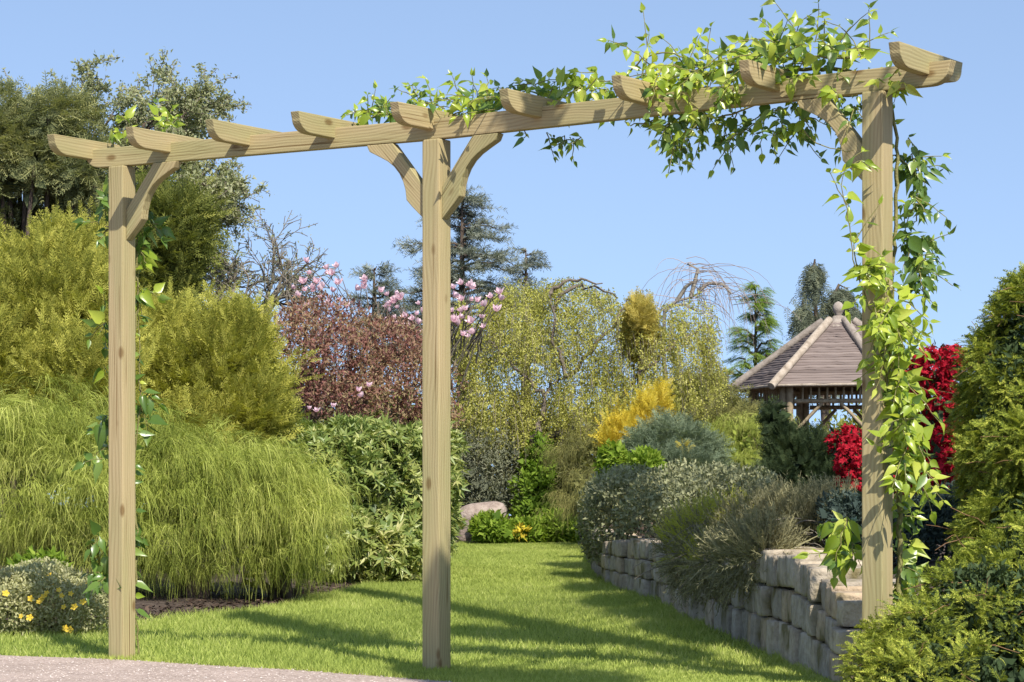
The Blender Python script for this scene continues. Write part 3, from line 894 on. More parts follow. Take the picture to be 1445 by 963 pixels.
def grow(r, p, d, ln, rad, depth, P, out, tips):
    n = P.get('seg', 6)
    pts = [p.copy()]; dd = d.copy()
    for i in range(n):
        dd = dd + r.normal(size=3) * P['wig'] + UP * P['grav'][min(depth, len(P['grav']) - 1)]
        dd /= np.linalg.norm(dd)
        pts.append(pts[-1] + dd * ln / n)
    pts = np.array(pts); rr = rad * np.linspace(1, P.get('taper', .45), n + 1)
    out.append((pts, rr, depth))
    if depth >= P['levels']:
        tips.append((pts, dd)); return
    for k in range(P['kids'][depth]):
        t = r.uniform(P.get('t0', .3), 1.0) if k else 1.0
        i = min(int(t * n), n - 1); fpt = pts[i] + (pts[i + 1] - pts[i]) * (t * n - i)
        base = unit(pts[i + 1] - pts[i])
        ax = unit(np.cross(base, r.normal(size=3)))
        a = R(P['ang'][depth]) * r.uniform(.5, 1.25)
        nd = base * math.cos(a) + ax * math.sin(a)
        grow(r, fpt, unit(nd), ln * P['len'][depth] * r.uniform(.7, 1.15), rad * P['rad'][depth] * (1.1 - .4 * t), depth + 1, P, out, tips)

def tree_skeleton(seed, base, d, ln, rad, P):
    r = np.random.default_rng(seed); out, tips = [], []
    grow(r, np.array(base, float), unit(np.array(d, float)), ln, rad, 0, P, out, tips)
    return out, tips

def split_tubes(out, lim=1):
    a, b = Geo(), Geo()
    for pts, rr, d in out:
        (a if d <= lim else b).tube(pts, np.maximum(rr, .0055), 6 if d <= lim else 3, tint=random.random())
    return a, b

# ================================================================== PLANTS, left side
GY = 'golden yew shrubs behind the hedge'
# golden yews
lo = [L(60, 480, 95, 130, 20.5), L(-30, 540, 90, 110, 20), L(115, 560, 80, 95, 20), L(95, 395, 52, 75, 20.8), L(20, 430, 40, 60, 20.6), L(130, 470, 50, 90, 20.4)]
t = plant('golden_yew', 'tall golden yew with upright yellow sprays left of the left post', 'shrub', lo, base=(-4.0 + .2, 20.6), stem_rad=.05)
conifer_bush(t, lo, GOLDYEW, 11000, .135, seed=1, up=.9, fill=900, lead=330, lump=.24)
lo = [L(280, 550, 95, 92, 21), L(330, 520, 60, 70, 21), L(220, 530, 70, 75, 21.2), L(240, 480, 38, 40, 21.3), L(350, 590, 48, 60, 20.8), L(260, 620, 80, 50, 20.6)]
t = plant('golden_yew', 'broad golden yew spreading right between left post and purple shrub', 'shrub', lo, base=(-2.5, 21.1), stem_rad=.05)
conifer_bush(t, lo, GOLDYEW, 10000, .135, seed=2, up=.75, fill=900, lead=300, lump=.24)
# thread cypresses
lo = [L(40, 690, 105, 105, 17.4), L(-40, 680, 90, 110, 17.2), L(115, 715, 60, 95, 17.0), L(60, 640, 80, 60, 17.6)]
t = plant('thread_cypress', 'weeping yellow green thread cypress left of the left post', 'shrub', lo, base=(-3.1, 17.4), stem_rad=.04, per=2)
thread_bush(t, lo, THREAD, 2900, .27, seed=3)
lo = [L(270, 735, 85, 95, 17.2), L(220, 720, 60, 110, 17.1), L(300, 680, 75, 60, 17.5), L(240, 660, 60, 50, 17.6)]
t = plant('thread_cypress', 'weeping yellow green thread cypress just right of the left post', 'shrub', lo, base=(-2.06, 17.2), stem_rad=.04, per=2)
thread_bush(t, lo, THREAD, 2600, .27, seed=4)
lo = [L(390, 748, 56, 74, 17.6), L(365, 705, 50, 55, 17.8), L(415, 785, 40, 48, 17.7), L(335, 760, 45, 80, 17.4), L(385, 685, 30, 28, 18.0)]
t = plant('thread_cypress', 'weeping yellow green thread cypress touching the glossy evergreen shrub', 'shrub', lo, base=(-1.5, 17.6), stem_rad=.04, per=2)
thread_bush(t, lo, THREAD, 2300, .26, seed=5)
# potentilla
lo = [L(70, 848, 75, 50, 14.4), L(15, 852, 60, 48, 14.3), L(115, 858, 42, 42, 14.3), L(60, 820, 45, 28, 14.6), L(-30, 850, 40, 45, 14.4)]
t = plant('potentilla', 'low grey green shrub dotted with yellow flowers at foot of the left post', 'shrub', lo, base=(-2.5, 14.45), stem_rad=.008, per=4)
leafy(t, lo, POTEN, 15000, .022, leaf_t(.5), seed=6, fill=300, fsize=.05)
fl = Geo(); ft = flat_flower_t()
def flowers_on(root, lobes, positions, tmpl, mat, size, name, cen=None):
    first = None
    for i, (px, py, Y) in enumerate(positions):
        p = at(px, py, Y)
        if first is None:
            g = Geo(); g.add(tmpl[0] * size, tmpl[1]);
            if cen is not None:
                a = np.arange(6) * 1.047; g.add(np.vstack([np.stack([np.cos(a) * size * .2, np.sin(a) * size * .2, 0 * a + size * .06], 1), [[0, 0, size * .14]]]), None, [[k, (k + 1) % 6, 6] for k in range(6)])
            first = g.obj(name, mat, None); o = first
        else:
            o = first.copy(); C.objects.link(o)
        o.parent = root
        o.location = Vector(p) - Vector(root.location)
        s = random.uniform(.7, 1.15) * (Y / 32.5 if name == 'blossom' and Y < 28 else 1) * (.85 if name == 'blossom' and Y < 28 else 1); o.scale = (s, s, s)
        yield o
fpos = [(70, 812), (83, 833), (100, 838), (125, 826), (43, 845), (55, 850), (62, 842), (87, 841), (90, 857), (105, 857), (117, 850), (30, 870), (42, 872), (92, 887), (98, 889), (20, 815), (78, 824), (66, 837), (58, 847), (8, 838), (48, 826)]
for o in flowers_on(t, lo, [(x, y, 14.02 + (y < 830) * .25) for x, y in fpos], ft, PETALY, .022, 'flower', 1):
    v = Vector((random.uniform(-.5, .5), -1, random.uniform(.2, 1.0))); o.rotation_euler = v.to_track_quat('Z', 'Y').to_euler()
lo = [L(60, 800, 32, 16, 15.3), L(40, 806, 24, 14, 15.3)]
t = plant('herb_clump', 'small fresh green leafy clump behind the yellow flowered shrub', 'plant', lo, stem_rad=.006, per=4)
leafy(t, lo, BRIGHT, 500, .06, leaf_t(.35), seed=7, fill=0)

# glossy evergreen shrub
ROS = [rosette_t(8, s) for s in range(4)]
lo = [L(520, 690, 105, 95, 21.5), L(450, 680, 60, 75, 21), L(590, 690, 58, 90, 22.3), L(500, 630, 60, 42, 21.8), L(560, 760, 70, 62, 21.4), L(500, 790, 50, 42, 20.3), L(430, 640, 35, 40, 21.2), L(612, 630, 38, 38, 22.6), L(620, 745, 30, 45, 22.8), L(540, 785, 60, 40, 20.2), L(480, 760, 50, 55, 20.0), L(420, 620, 32, 30, 21.6)]
t = plant('evergreen_shrub', 'large glossy leaved evergreen shrub with pale new tips behind the centre post', 'shrub', lo, base=(-1.15, 21.6), stem_rad=.035, per=1)
leafy(t, lo, PIERIS, 5600, .088, ROS, seed=8, fill=1300, fsize=.09, up=.5, lump=.2)

# purple shrub
lo = [L(430, 500, 95, 60, 27), L(520, 510, 85, 58, 27.2), L(590, 540, 55, 55, 27), L(380, 520, 60, 50, 27), L(450, 455, 62, 38, 27.3), L(500, 560, 90, 42, 26.8), L(300, 470, 50, 26, 28), L(345, 490, 45, 30, 27.6), L(610, 590, 40, 30, 27), L(560, 480, 50, 32, 27.4)]
t = plant('purple_leaf_tree', 'low spreading purple brown leaved tree between left and centre posts', 'tree', lo, base=(at(420, 600, 27.2)[0], 27.2), stem_rad=.07, per=2, stem_name='trunk')
leafy(t, lo, PURPLE, 20000, .046, leaf_t(.36), seed=9, fill=350, fsize=.06, lump=.3, depth=.7, part='crown')

# magnolia
Ym = 33
P_mag = dict(levels=3, kids=[6, 5, 4], ang=[40, 38, 35], len=[.75, .6, .55], rad=[.6, .55, .5], grav=[.02, .06, .08, .08], wig=.09)
out, tips = [], []
for px, dx in ((440, -.25), (560, .05), (640, .3), (330, -.35)):
    b0 = at(px, 640, Ym); b0[2] = float(ground_z(b0[0], Ym))
    o1, t1 = tree_skeleton(px, b0, (dx * .5, 0, 1), 1.4 if px != 330 else 1.15, .05, P_mag)
    out += o1; tips += t1
t = thing('magnolia', at(530, 640, Ym) * [1, 1, 0] + [0, 0, float(ground_z(0, Ym))], 'pink flowering magnolia behind the purple leaved tree and centre post', 'tree')
a, b_ = split_tubes(out)
a.obj('trunk', BARK, t); magtw = b_
mpos = [(433, 372), (462, 380), (470, 388), (437, 388), (412, 408), (422, 418), (428, 411), (440, 412), (477, 402), (452, 422), (466, 430), (476, 425), (488, 430), (502, 410), (510, 407), (418, 440), (405, 450), (425, 438), (433, 444), (455, 410), (547, 418), (556, 428), (568, 420), (550, 440), (561, 436), (574, 448), (586, 444), (540, 455), (556, 458), (566, 462), (578, 460), (590, 458), (592, 430), (545, 432), (640, 408), (666, 405), (640, 420), (652, 425), (672, 426), (655, 438), (640, 440), (648, 449), (666, 456), (680, 450), (694, 421), (706, 424), (640, 455), (668, 472), (652, 474), (662, 476), (700, 440), (310, 442), (316, 448), (298, 447), (455, 475), (458, 482), (505, 552), (512, 560), (520, 546), (470, 575), (447, 582), (436, 578), (560, 480), (600, 470)]
rm = random.Random(5)
mpos = mpos[:53] + [(x + rm.uniform(-16, 16), y + rm.uniform(-14, 16)) for x, y in rm.sample(mpos[:51], 34)] + mpos[53:]
cups = cup_t(9, 1)
for o in flowers_on(t, None, [(x, y, Ym - .5 - (3.2 if x > 625 and y < 500 else 0) - (.9 if 290 < x < 330 else 0) - (6.4 if y > 500 else 0) - (5.2 if 474 < y < 500 else 0)) for x, y in mpos], cups, PETALP, .064, 'blossom'):
    v = Vector((random.uniform(-.9, .9), random.uniform(-.9, .2), .8)); o.rotation_euler = v.to_track_quat('Z', 'Y').to_euler()
# small shoots that carry the blossoms
g = magtw
for i, (x, y) in enumerate(mpos[:87]):
    dY = 3.2 if x > 625 else 0
    p = at(x, y, Ym - .5 - dY - (.9 if 290 < x < 330 else 0)); q = at(x + random.uniform(-60, 60) * (1 if x < 625 else .5) - (30 if x > 625 else 0), y + random.uniform(45, 95), Ym - .1 - dY)
    m = (p + q) / 2 + np.array([(q[0] - p[0]) * .28, 0, -.10])
    tt = np.linspace(0, 1, 8)[:, None]; bz = (1 - tt) ** 2 * q + 2 * tt * (1 - tt) * m + tt ** 2 * p
    bz[1:-1] += np.random.default_rng(i).normal(size=(6, 3)) * .008; g.tube(bz, np.linspace(.011, .0045, 8), 4)
    for e in range(2):
        u = bz[2 + 2 * e]; g.tube([u, u + np.array([random.uniform(-.12, .12), 0, random.uniform(.08, .2)])], [.006, .003], 3)
g.obj('branches', TWIGM, t)

# rounded green conifer, tall dark conifers, grey tree, bare tree
lo = [L(240, 320, 42, 42, 30), L(225, 370, 48, 60, 30), L(215, 430, 50, 60, 30), L(265, 345, 25, 22, 29.9), L(262, 395, 16, 14, 29.9), L(200, 310, 25, 35, 30.2)]
t = plant('round_conifer', 'rounded mid green conifer rising right of the left post top', 'tree', lo, base=(at(222, 600, 30)[0], 30.1), stem_rad=.06, stem_name='trunk')
conifer_bush(t, lo, ROUNDCON, 2600, .23, seed=12, up=.5, fill=700, fsize=.2, part='crown', lead=90)

lo = []
r = np.random.default_rng(44)
for k in range(46):
    y = r.uniform(165, 520); x = r.uniform(-60, 140 - max(0, 250 - y) * .35)
    lo.append(L(x, y, r.uniform(20, 36), r.uniform(26, 48), 32 + r.uniform(-.5, .5)))
lo += [L(8, 150, 20, 26, 32), L(45, 185, 20, 26, 32), L(90, 215, 26, 26, 32), L(105, 265, 24, 32, 32)]
t = plant('tall_conifer', 'tallest dark olive conifer with ragged sprays at far left edge', 'tree', lo, base=(at(20, 600, 32)[0], 32.2), stem_rad=.08, stem_name='trunk')
conifer_bush(t, lo, DARKCON, 10500, .22, tmpls=FEATH, seed=13, up=.15, fill=1300, fsize=.22, lump=.25, part='crown', tintlo=.05)

P_dec = dict(levels=4, kids=[5, 5, 5, 4], ang=[38, 42, 40, 40], len=[.62, .62, .6, .6], rad=[.62, .55, .5, .5], grav=[.02, .03, .0, -.02, -.03], wig=.10)
def decid(name, label, px, Y, base_y, ln, rad, seed, leafmat, nleaf, lsize, P=P_dec, d=(0, 0, 1), bark=BARK, trunk_h=None, tw=TWIGM):
    b0 = at(px, base_y, Y); b0[2] = float(ground_z(b0[0], Y)) if trunk_h is None else b0[2]
    out, tips = tree_skeleton(seed, b0, d, ln, rad, P)
    t = thing(name, b0, label, 'tree')
    a, b_ = split_tubes(out)
    a.obj('trunk', bark, t); b_.obj('twigs', tw, t)
    if nleaf:
        g = Geo(); r = np.random.default_rng(seed)
        pos = []
        for k in range(nleaf):
            pts, dd = tips[r.integers(len(tips))]
            u = r.uniform(.2, 1) * (len(pts) - 1); i = min(int(u), len(pts) - 2)
            pos.append(pts[i] + (pts[i + 1] - pts[i]) * (u - i))
        pos = np.array(pos) + r.normal(size=(nleaf, 3)) * .03
        g.inst(leaf_t(.45), pos, r.normal(size=(nleaf, 3)), r.normal(size=(nleaf, 3)), lsize * r.uniform(.6, 1.3, nleaf))
        g.obj('crown', leafmat, t)
    return t
P_top = dict(levels=3, kids=[6, 6, 5], ang=[52, 48, 42], len=[.72, .62, .6], rad=[.6, .55, .5], grav=[.02, .04, .0, -.04], wig=.12, t0=.25)
def crowned(name, label, px, Y, fork_y, limbs, ln, seed, leafmat, nleaf, lsize, bark=BARK, P=P_top):
    """a tree whose trunk rises from the hidden ground and forks at a height seen in the photograph"""
    fk = at(px, fork_y, Y); gz = float(ground_z(fk[0], Y)); t = thing(name, (fk[0], Y, gz), label, 'tree')
    out, tips = [], []
    for k, (a, l) in enumerate(limbs):
        o1, t1 = tree_skeleton(seed * 31 + k, fk, (math.sin(R(a)), random.uniform(-.35, .35), math.cos(R(a))), ln * l, .045, P); out += o1; tips += t1
    a, b_ = split_tubes(out)
    a.tube([[fk[0] - .04, Y, gz - .1], [fk[0] + .03, Y, (gz + fk[2]) / 2], fk, fk + UP * .05], [.085, .07, .058, .04], 8)
    a.obj('trunk', bark, t); b_.obj('twigs', TWIGM, t)
    g = Geo(); r = np.random.default_rng(seed); pos = []
    for k in range(nleaf):
        pts, dd = tips[r.integers(len(tips))]; u = r.uniform(0, 1) * (len(pts) - 1); i = min(int(u), len(pts) - 2); pos.append(pts[i] + (pts[i + 1] - pts[i]) * (u - i))
    pos = np.array(pos) + r.normal(size=(nleaf, 3)) * .025
    g.inst(leaf_t(.45), pos, r.normal(size=(nleaf, 3)), r.normal(size=(nleaf, 3)), lsize * r.uniform(.6, 1.3, nleaf)); g.obj('crown', leafmat, t)
    return t
crowned('pale_leaf_tree', 'thin pale leaved tree behind the tall conifer and left post top', 150, 34.5, 290, [(-50, .9), (-18, 1.2), (12, 1.3), (40, 1.25), (62, 1.1)], .92, 5, PALELEAF, 30000, .06)
crowned('pale_leaf_tree', 'airy pale twigged tree rising between tall conifer and round conifer', 232, 35.5, 330, [(-40, .9), (-8, 1.2), (25, 1.1), (50, .9)], .74, 9, PALELEAF, 12000, .055)
crowned('bare_tree', 'nearly bare spreading tree with crooked trunk against sky left of magnolia', 364, 36, 455, [(-62, .8), (-28, 1.), (3, 1.1), (30, 1.), (58, .85)], .66, 17, PALELEAF, 2400, .04, bark=PALEBARK)
crowned('bare_tree', 'small leaning twiggy tree between the round conifer and the crooked bare tree', 305, 37, 430, [(-35, .9), (0, 1.), (30, .8)], .5, 23, PALELEAF, 1500, .04)

# blue cedar
def layered_conifer(name, label, px, top, bot_y, Y, half, seed, mat, nb=46, tm=None, spray=.30, droop=-.05, lean=0., upsw=.25, trad=.13, dens=1.):
    r = np.random.default_rng(seed)
    s = Y / F
    ztop = EYE - (top - HY) * s; x0 = (px - CX) * s
    gz = float(ground_z(x0, Y))
    t = thing(name, (x0, Y, gz), label, 'tree')
    g = Geo(); g.tube([[x0, Y, gz - .1], [x0, Y, (gz + ztop) / 2], [x0 + lean, Y, ztop - .05]], [trad, trad * .65, .012], 8); g.obj('trunk', BARK, t)
    zb = EYE - (bot_y - HY) * s
    gb, gl = Geo(), Geo()
    P_, Z_, Y_, S_, T_ = [], [], [], [], []
    for k in range(nb):
        f = (k + r.uniform(0, 1)) / nb
        z = ztop - (ztop - zb) * f
        ln = half * s * (.10 + .95 * f ** .85) * r.uniform(.65, 1.15)
        a = r.uniform(0, 6.28)
        d = np.array([math.cos(a), math.sin(a) * .9, 0])
        tt = np.linspace(0, 1, 8)[:, None]
        pts = np.array([x0 + lean * (1 - f), Y, z]) + d * ln * tt + UP * ln * (upsw * tt + droop * tt ** 2 * 3)
        pts[1:] += r.normal(size=(7, 3)) * .02
        gb.tube(pts, .028 * (1 - .85 * tt[:, 0]) * (.5 + f), 4)
        m = int((10 + 34 * ln / 1.5) * dens)
        side = np.array([-d[1], d[0], 0])
        for q in range(m):
            u = r.uniform(.12, 1.0); i = min(int(u * 7), 6); p = pts[i] + (pts[i + 1] - pts[i]) * (u * 7 - i)
            off = side * r.normal() * ln * .20 * (1.15 - u) + UP * r.normal() * .02
            dirn = unit(d * 1. + side * np.sign(r.normal()) * r.uniform(.3, 1.1) + UP * r.uniform(-.2, .35))
            P_.append(p + off); Z_.append(dirn); Y_.append(UP + r.normal(size=3) * .3); S_.append(spray * r.uniform(.6, 1.2)); T_.append(np.clip(.5 + r.normal() * .22 + .2 * (u - .5), 0, 1))
    gb.obj('branches', BARK, t)
    mixinst(gl, tm or YEW, np.array(P_), np.array(Z_), np.array(Y_), np.array(S_), np.array(T_))
    gl.obj('crown', mat, t)
    return t
NEED = [needle_t(18, .30, .035, s) for s in range(3)]
layered_conifer('blue_cedar', 'big grey blue cedar with tiered boughs behind the centre post', 652, 272, 520, 45, 145, 3, CEDAR, nb=80, tm=NEED, spray=.34, upsw=.30, droop=-.10)
layered_conifer('blue_cedar', 'small grey blue cedar tip left of the centre post', 528, 375, 520, 43, 55, 4, CEDAR, nb=30, tm=NEED, spray=.32, upsw=.4, droop=-.1)
layered_conifer('blue_cedar', 'narrow grey blue cedar tip just right of the big cedar', 742, 352, 520, 46, 50, 6, CEDAR, nb=30, tm=NEED, spray=.32, upsw=.45, droop=-.1)

# ================================================================== PLANTS, middle
# weeping birch
def birch():
    Y = 31.2
    lobes = [L(760, 500, 105, 85, Y), L(850, 500, 100, 85, Y + .2), L(930, 510, 80, 78, Y + .1), L(690, 520, 55, 85, Y), L(800, 445, 80, 42, Y + .2), L(880, 478, 60, 36, Y + .3), L(700, 580, 50, 40, Y - .3), L(820, 570, 90, 45, Y - .2), L(975, 500, 38, 70, Y), L(740, 430, 50, 28, Y + .1), L(800, 420, 60, 22, Y + .1), L(668, 470, 40, 45, Y), L(720, 620, 60, 20, Y - .3), L(860, 610, 60, 22, Y - .3), L(900, 565, 60, 36, Y)]
    b0 = at(762, 640, Y + .1); b0[2] = float(ground_z(b0[0], b0[1]))
    t = thing('weeping_birch', b0, 'broad weeping tree with tiny yellow green leaves right of centre post', 'tree')
    g = Geo()
    k0 = at(757, 618, Y - .8)
    g.tube([b0, (b0 + k0) / 2 + [.02, 0, 0], k0], [.10, .085, .08], 8)
    r = np.random.default_rng(2)
    br = [[(757, 618), (768, 590), (768, 560), (782, 540), (800, 533)], [(800, 533), (792, 505), (780, 480), (782, 440), (776, 415)], [(757, 618), (820, 612), (860, 590), (900, 530), (930, 470)], [(768, 560), (730, 520), (690, 480)], [(757, 618), (720, 600), (680, 575)], [(800, 533), (850, 480), (880, 430), (905, 415)], [(782, 440), (800, 405), (840, 402), (870, 420)], [(776, 415), (800, 395), (850, 400)], [(900, 530), (960, 480), (990, 460)]]
    for bi, b in enumerate(br):
        pts = np.array([at(x, y, Y - (.62 if bi in (0, 1, 3) else .35) + .05 * i) for i, (x, y) in enumerate(b)])
        tt = np.linspace(0, len(pts) - 1, 14); ii = np.minimum(tt.astype(int), len(pts) - 2)
        q = pts[ii] + (pts[ii + 1] - pts[ii]) * (tt - ii)[:, None]; q[1:-1] += r.normal(size=(12, 3)) * .018
        g.tube(q, np.linspace(.042 if bi in (0, 2) else .026, .008, 14), 6)
    g.obj('trunk', rough_mat('brown_bark', (.07, .055, .04), (.19, .155, .12), 25, .95, .5, (1, 1, .3)), t)
    p, nr, f = sample(lobes, 5200, 31, .7, .30, back=.4, gap=.55)
    gs, gl = Geo(), Geo()
    PP, TT = [], []
    for q, n_ in zip(p, nr):
        ln = r.uniform(.12, .42); h = unit(np.array([n_[0], n_[1], 0.15]))
        tt = np.linspace(0, 1, 5)[:, None]
        pts = q + h * ln * .35 * tt + UP * ln * (.18 * tt - 1.0 * tt ** 2) + r.normal(size=3) * .01 * tt
        if r.random() < .35: gs.tube(pts, np.linspace(.004, .002, 5), 3)
        m = int(ln * 70)
        u = r.random(m) * 4; i = np.minimum(u.astype(int), 3)
        PP.append(pts[i] + (pts[i + 1] - pts[i]) * (u - i)[:, None]); TT.append(np.full(m, np.clip(.5 + .3 * npn(q[None], 2.4, 77)[0] + r.normal(0, .2), 0, 1)))
    PP = np.concatenate(PP); TT = np.concatenate(TT); PP += r.normal(size=PP.shape) * .02
    gl.inst(leaf_t(.55), PP, r.normal(size=PP.shape) * .6 - UP * .6, r.normal(size=PP.shape), .028 * r.uniform(.6, 1.3, len(PP)), TT)
    gs.obj('twigs', TWIGM, t); gl.obj('crown', BIRCH, t)
birch()

# brown weeping twig tree
def twig_weeper():
    Y = 38.
    b0 = at(985, 640, Y); b0[2] = float(ground_z(b0[0], Y))
    t = thing('weeping_twig_tree', b0, 'bare weeping tree of fine brown twigs above the yellow green crown', 'tree')
    g = Geo(); r = np.random.default_rng(12)
    paths = [[(950, 640), (936, 500), (938, 440), (955, 425), (975, 420), (990, 412)], [(955, 425), (968, 405), (975, 400), (985, 396)], [(938, 440), (944, 432), (965, 430), (985, 440)], [(975, 420), (985, 380), (970, 372)], [(985, 412), (1000, 400), (1020, 402), (1032, 415)]]
    ends = []
    for b in paths:
        pts = np.array([at(x, y, Y) for x, y in b]); g.tube(pts, np.linspace(.036, .013, len(pts)), 5); ends.append(pts)
    g.obj('trunk', PALEBARK, t)
    g = Geo()
    for k in range(100):
        b = ends[r.integers(len(ends))]; i = r.integers(max(1, len(b) - 3), len(b)); p = b[min(i, len(b) - 1)] + r.normal(size=3) * .05
        sx = abs(r.normal()) * (.55 if r.random() < .75 else -.45); ln = r.uniform(.4, 1.2); sy = r.normal() * .35
        tt = np.linspace(0, 1, 7)[:, None]
        pts = p + np.array([sx, sy, 0]) * tt * (1.5 - .5 * tt) + UP * (r.uniform(.1, .4) * tt - ln * tt ** 2)
        g.tube(pts, np.linspace(.0055, .0025, 7), 3, r.random())
    g.obj('twigs', leaf_mat('brown_twig', [(.30, .23, .19), (.44, .36, .31)], .05), t)
twig_weeper()

lo = [L(690, 660, 50, 52, 30.6), L(660, 640, 35, 36, 30.8), L(722, 650, 30, 40, 30.8), L(700, 705, 45, 30, 30.5), L(660, 700, 26, 36, 30.7)]
t = plant('grey_shrub', 'dull grey green twiggy shrub behind the boulder', 'shrub', lo, stem_rad=.02, per=4)
leafy(t, lo, GREYSH, 8500, .045, leaf_t(.25), seed=15, lump=.28, depth=.7, fill=200)
lo = [L(760, 650, 24, 34, 30.5), L(752, 695, 26, 34, 30.3), L(775, 680, 18, 30, 30.5), L(745, 722, 24, 20, 30.2), L(768, 728, 20, 18, 30.2)]
t = plant('green_shrub', 'upright bright green leafy shrub below the weeping tree trunk', 'shrub', lo, stem_rad=.015, per=3)
leafy(t, lo, BRIGHT, 2600, .065, leaf_t(.45), seed=16, lump=.28, fill=250, tlo=.35)
lo = [L(797, 685, 22, 38, 30.5), L(812, 660, 20, 32, 30.7), L(800, 725, 22, 24, 30.4)]
t = plant('bronze_shrub', 'dark bronze rounded shrub right of the bright upright shrub', 'shrub', lo, stem_rad=.015, per=3)
leafy(t, lo, BRONZE, 3200, .05, leaf_t(.35), seed=17, fill=300)
lo = [L(842, 650, 30, 40, 29.6), L(820, 635, 26, 30, 29.9), L(850, 690, 40, 30, 27.5), L(825, 715, 22, 40, 29)]
t = plant('olive_shrub', 'drooping olive green shrub left of the golden conifers', 'shrub', lo, stem_rad=.02, per=3)
thread_bush(t, lo, OLIVE, 650, .26, seed=18, fill=400)
# low leafy border plants at the end of the lawn
for i, (x, y, rx, ry, Y, mt, lab) in enumerate([
        (690, 748, 26, 20, 29.3, BRIGHT, 'low bright green leafy perennial in front of the boulder'),
        (738, 752, 26, 18, 29.6, BRIGHT, 'low yellow green perennial with golden leaves at far lawn edge'),
        (785, 748, 32, 24, 29.8, BRIGHT, 'low mid green perennial at the lawn end beside the wall bushes')]):
    lo = [L(x, y, rx, ry, Y, .3), L(x + rx * .5, y + 4, rx * .7, ry * .8, Y, .3)]
    t = plant('border_perennial', lab, 'plant', lo, stem_rad=.006, per=5)
    leafy(t, lo, mt, 1500, .075, leaf_t(.38), seed=20 + i, fill=120, tlo=.45 + .08 * (i == 1))
    if i == 1:
        leafy(t, [L(736, 750, 10, 8, 29.3, .1)], GOLDCON, 60, .07, leaf_t(.4), seed=29, fill=0, part='golden_leaves')

# golden conifers
lo = [L(903, 445, 10, 18, 30.8, .2), L(902, 464, 17, 20, 31.0, .25), L(898, 490, 18, 26, 31.5, .25)]
t = plant('golden_conifer', 'orange gold conifer tip poking above the weeping tree crown', 'tree', lo, stem_rad=.04, stem_name='trunk')
conifer_bush(t, lo, leaf_mat('dull_gold', [(.26, .21, .05), (.48, .39, .09), (.64, .54, .16)], .3), 1300, .13, seed=23, up=1., fill=200, part='crown')
lo = [L(918, 602, 20, 36, 28.2, .3), L(882, 618, 22, 24, 28.0, .25), L(927, 580, 9, 24, 28.2, .2), L(864, 628, 10, 16, 27.9, .15), L(900, 628, 26, 18, 28)]
t = plant('golden_conifer', 'bright golden yellow conifer behind the blue juniper mound', 'tree', lo, stem_rad=.03, stem_name='trunk')
conifer_bush(t, lo, GOLDCON, 1500, .13, seed=24, up=1.1, fill=250, fsize=.12, part='crown', lump=.3, lead=60)
# small fresh shrubs in front
for i, (x, y, rx, ry, Y, lab) in enumerate([(866, 660, 22, 30, 24.4, 'taller small fresh green shrub in front of the golden conifer'), (910, 655, 22, 20, 24.2, 'shorter small fresh green shrub in front of the blue juniper')]):
    lo = [L(x, y, rx, ry, Y), L(x + 6, y + 14, rx, ry * .7, Y)]
    t = plant('fresh_shrub', lab, 'shrub', lo, stem_rad=.01, per=3)
    leafy(t, lo, BRIGHT, 1500, .06, leaf_t(.45), seed=30 + i, fill=150, fsize=.07, tlo=.55)
# blue juniper
lo = [L(945, 632, 52, 32, 26), L(985, 645, 30, 28, 26), L(915, 645, 30, 22, 25.8), L(950, 660, 60, 18, 25.6)]
t = plant('blue_juniper', 'flat topped blue green juniper mound below the golden conifer', 'shrub', lo, stem_rad=.02, per=2)
conifer_bush(t, lo, JUNIPER, 2600, .14, tmpls=FEATH, seed=26, up=.15, fill=500, fsize=.1)
lo = [L(966, 632, 4, 9, 25.4, .04), L(968, 645, 4, 5, 25.4, .04)]
t = plant('golden_shoot', 'small golden yellow shoot growing through the blue juniper', 'plant', lo, stem_rad=.005)
conifer_bush(t, lo, GOLDCON, 40, .06, seed=27, up=1., fill=0)
# olive conifers behind
lo = [L(985, 580, 36, 44, 34), L(955, 590, 30, 42, 34.2), L(1030, 600, 36, 30, 33.5), L(1005, 620, 50, 30, 33)]
t = plant('olive_conifer', 'brownish olive conifer between blue juniper and feathery larch', 'tree', lo, stem_rad=.04, stem_name='trunk')
conifer_bush(t, lo, OLIVE, 2400, .22, tmpls=FEATH, seed=28, up=.7, fill=400, fsize=.16, part='crown')
lo = [L(1045, 630, 34, 36, 28), L(1070, 618, 24, 24, 28.2), L(1030, 650, 26, 24, 27.8), L(1058, 660, 30, 20, 27.6)]
t = plant('thread_cypress', 'small golden thread cypress below the gazebo eave', 'shrub', lo, stem_rad=.02, per=3)
thread_bush(t, lo, THREAD, 650, .26, seed=29, fill=300)
# larch
LT = [spray_t(9, 65, .22, .05, .45, 40 + s) for s in range(3)]
def larch():
    Y = 40.
    t = layered_conifer('feathery_larch', 'feathery light green larch against sky left of the gazebo roof', 1066, 405, 640, Y, 62, 9, LARCH, nb=58, tm=LT, spray=.17, upsw=.95, droop=-.17, trad=.032, dens=4.)
larch()
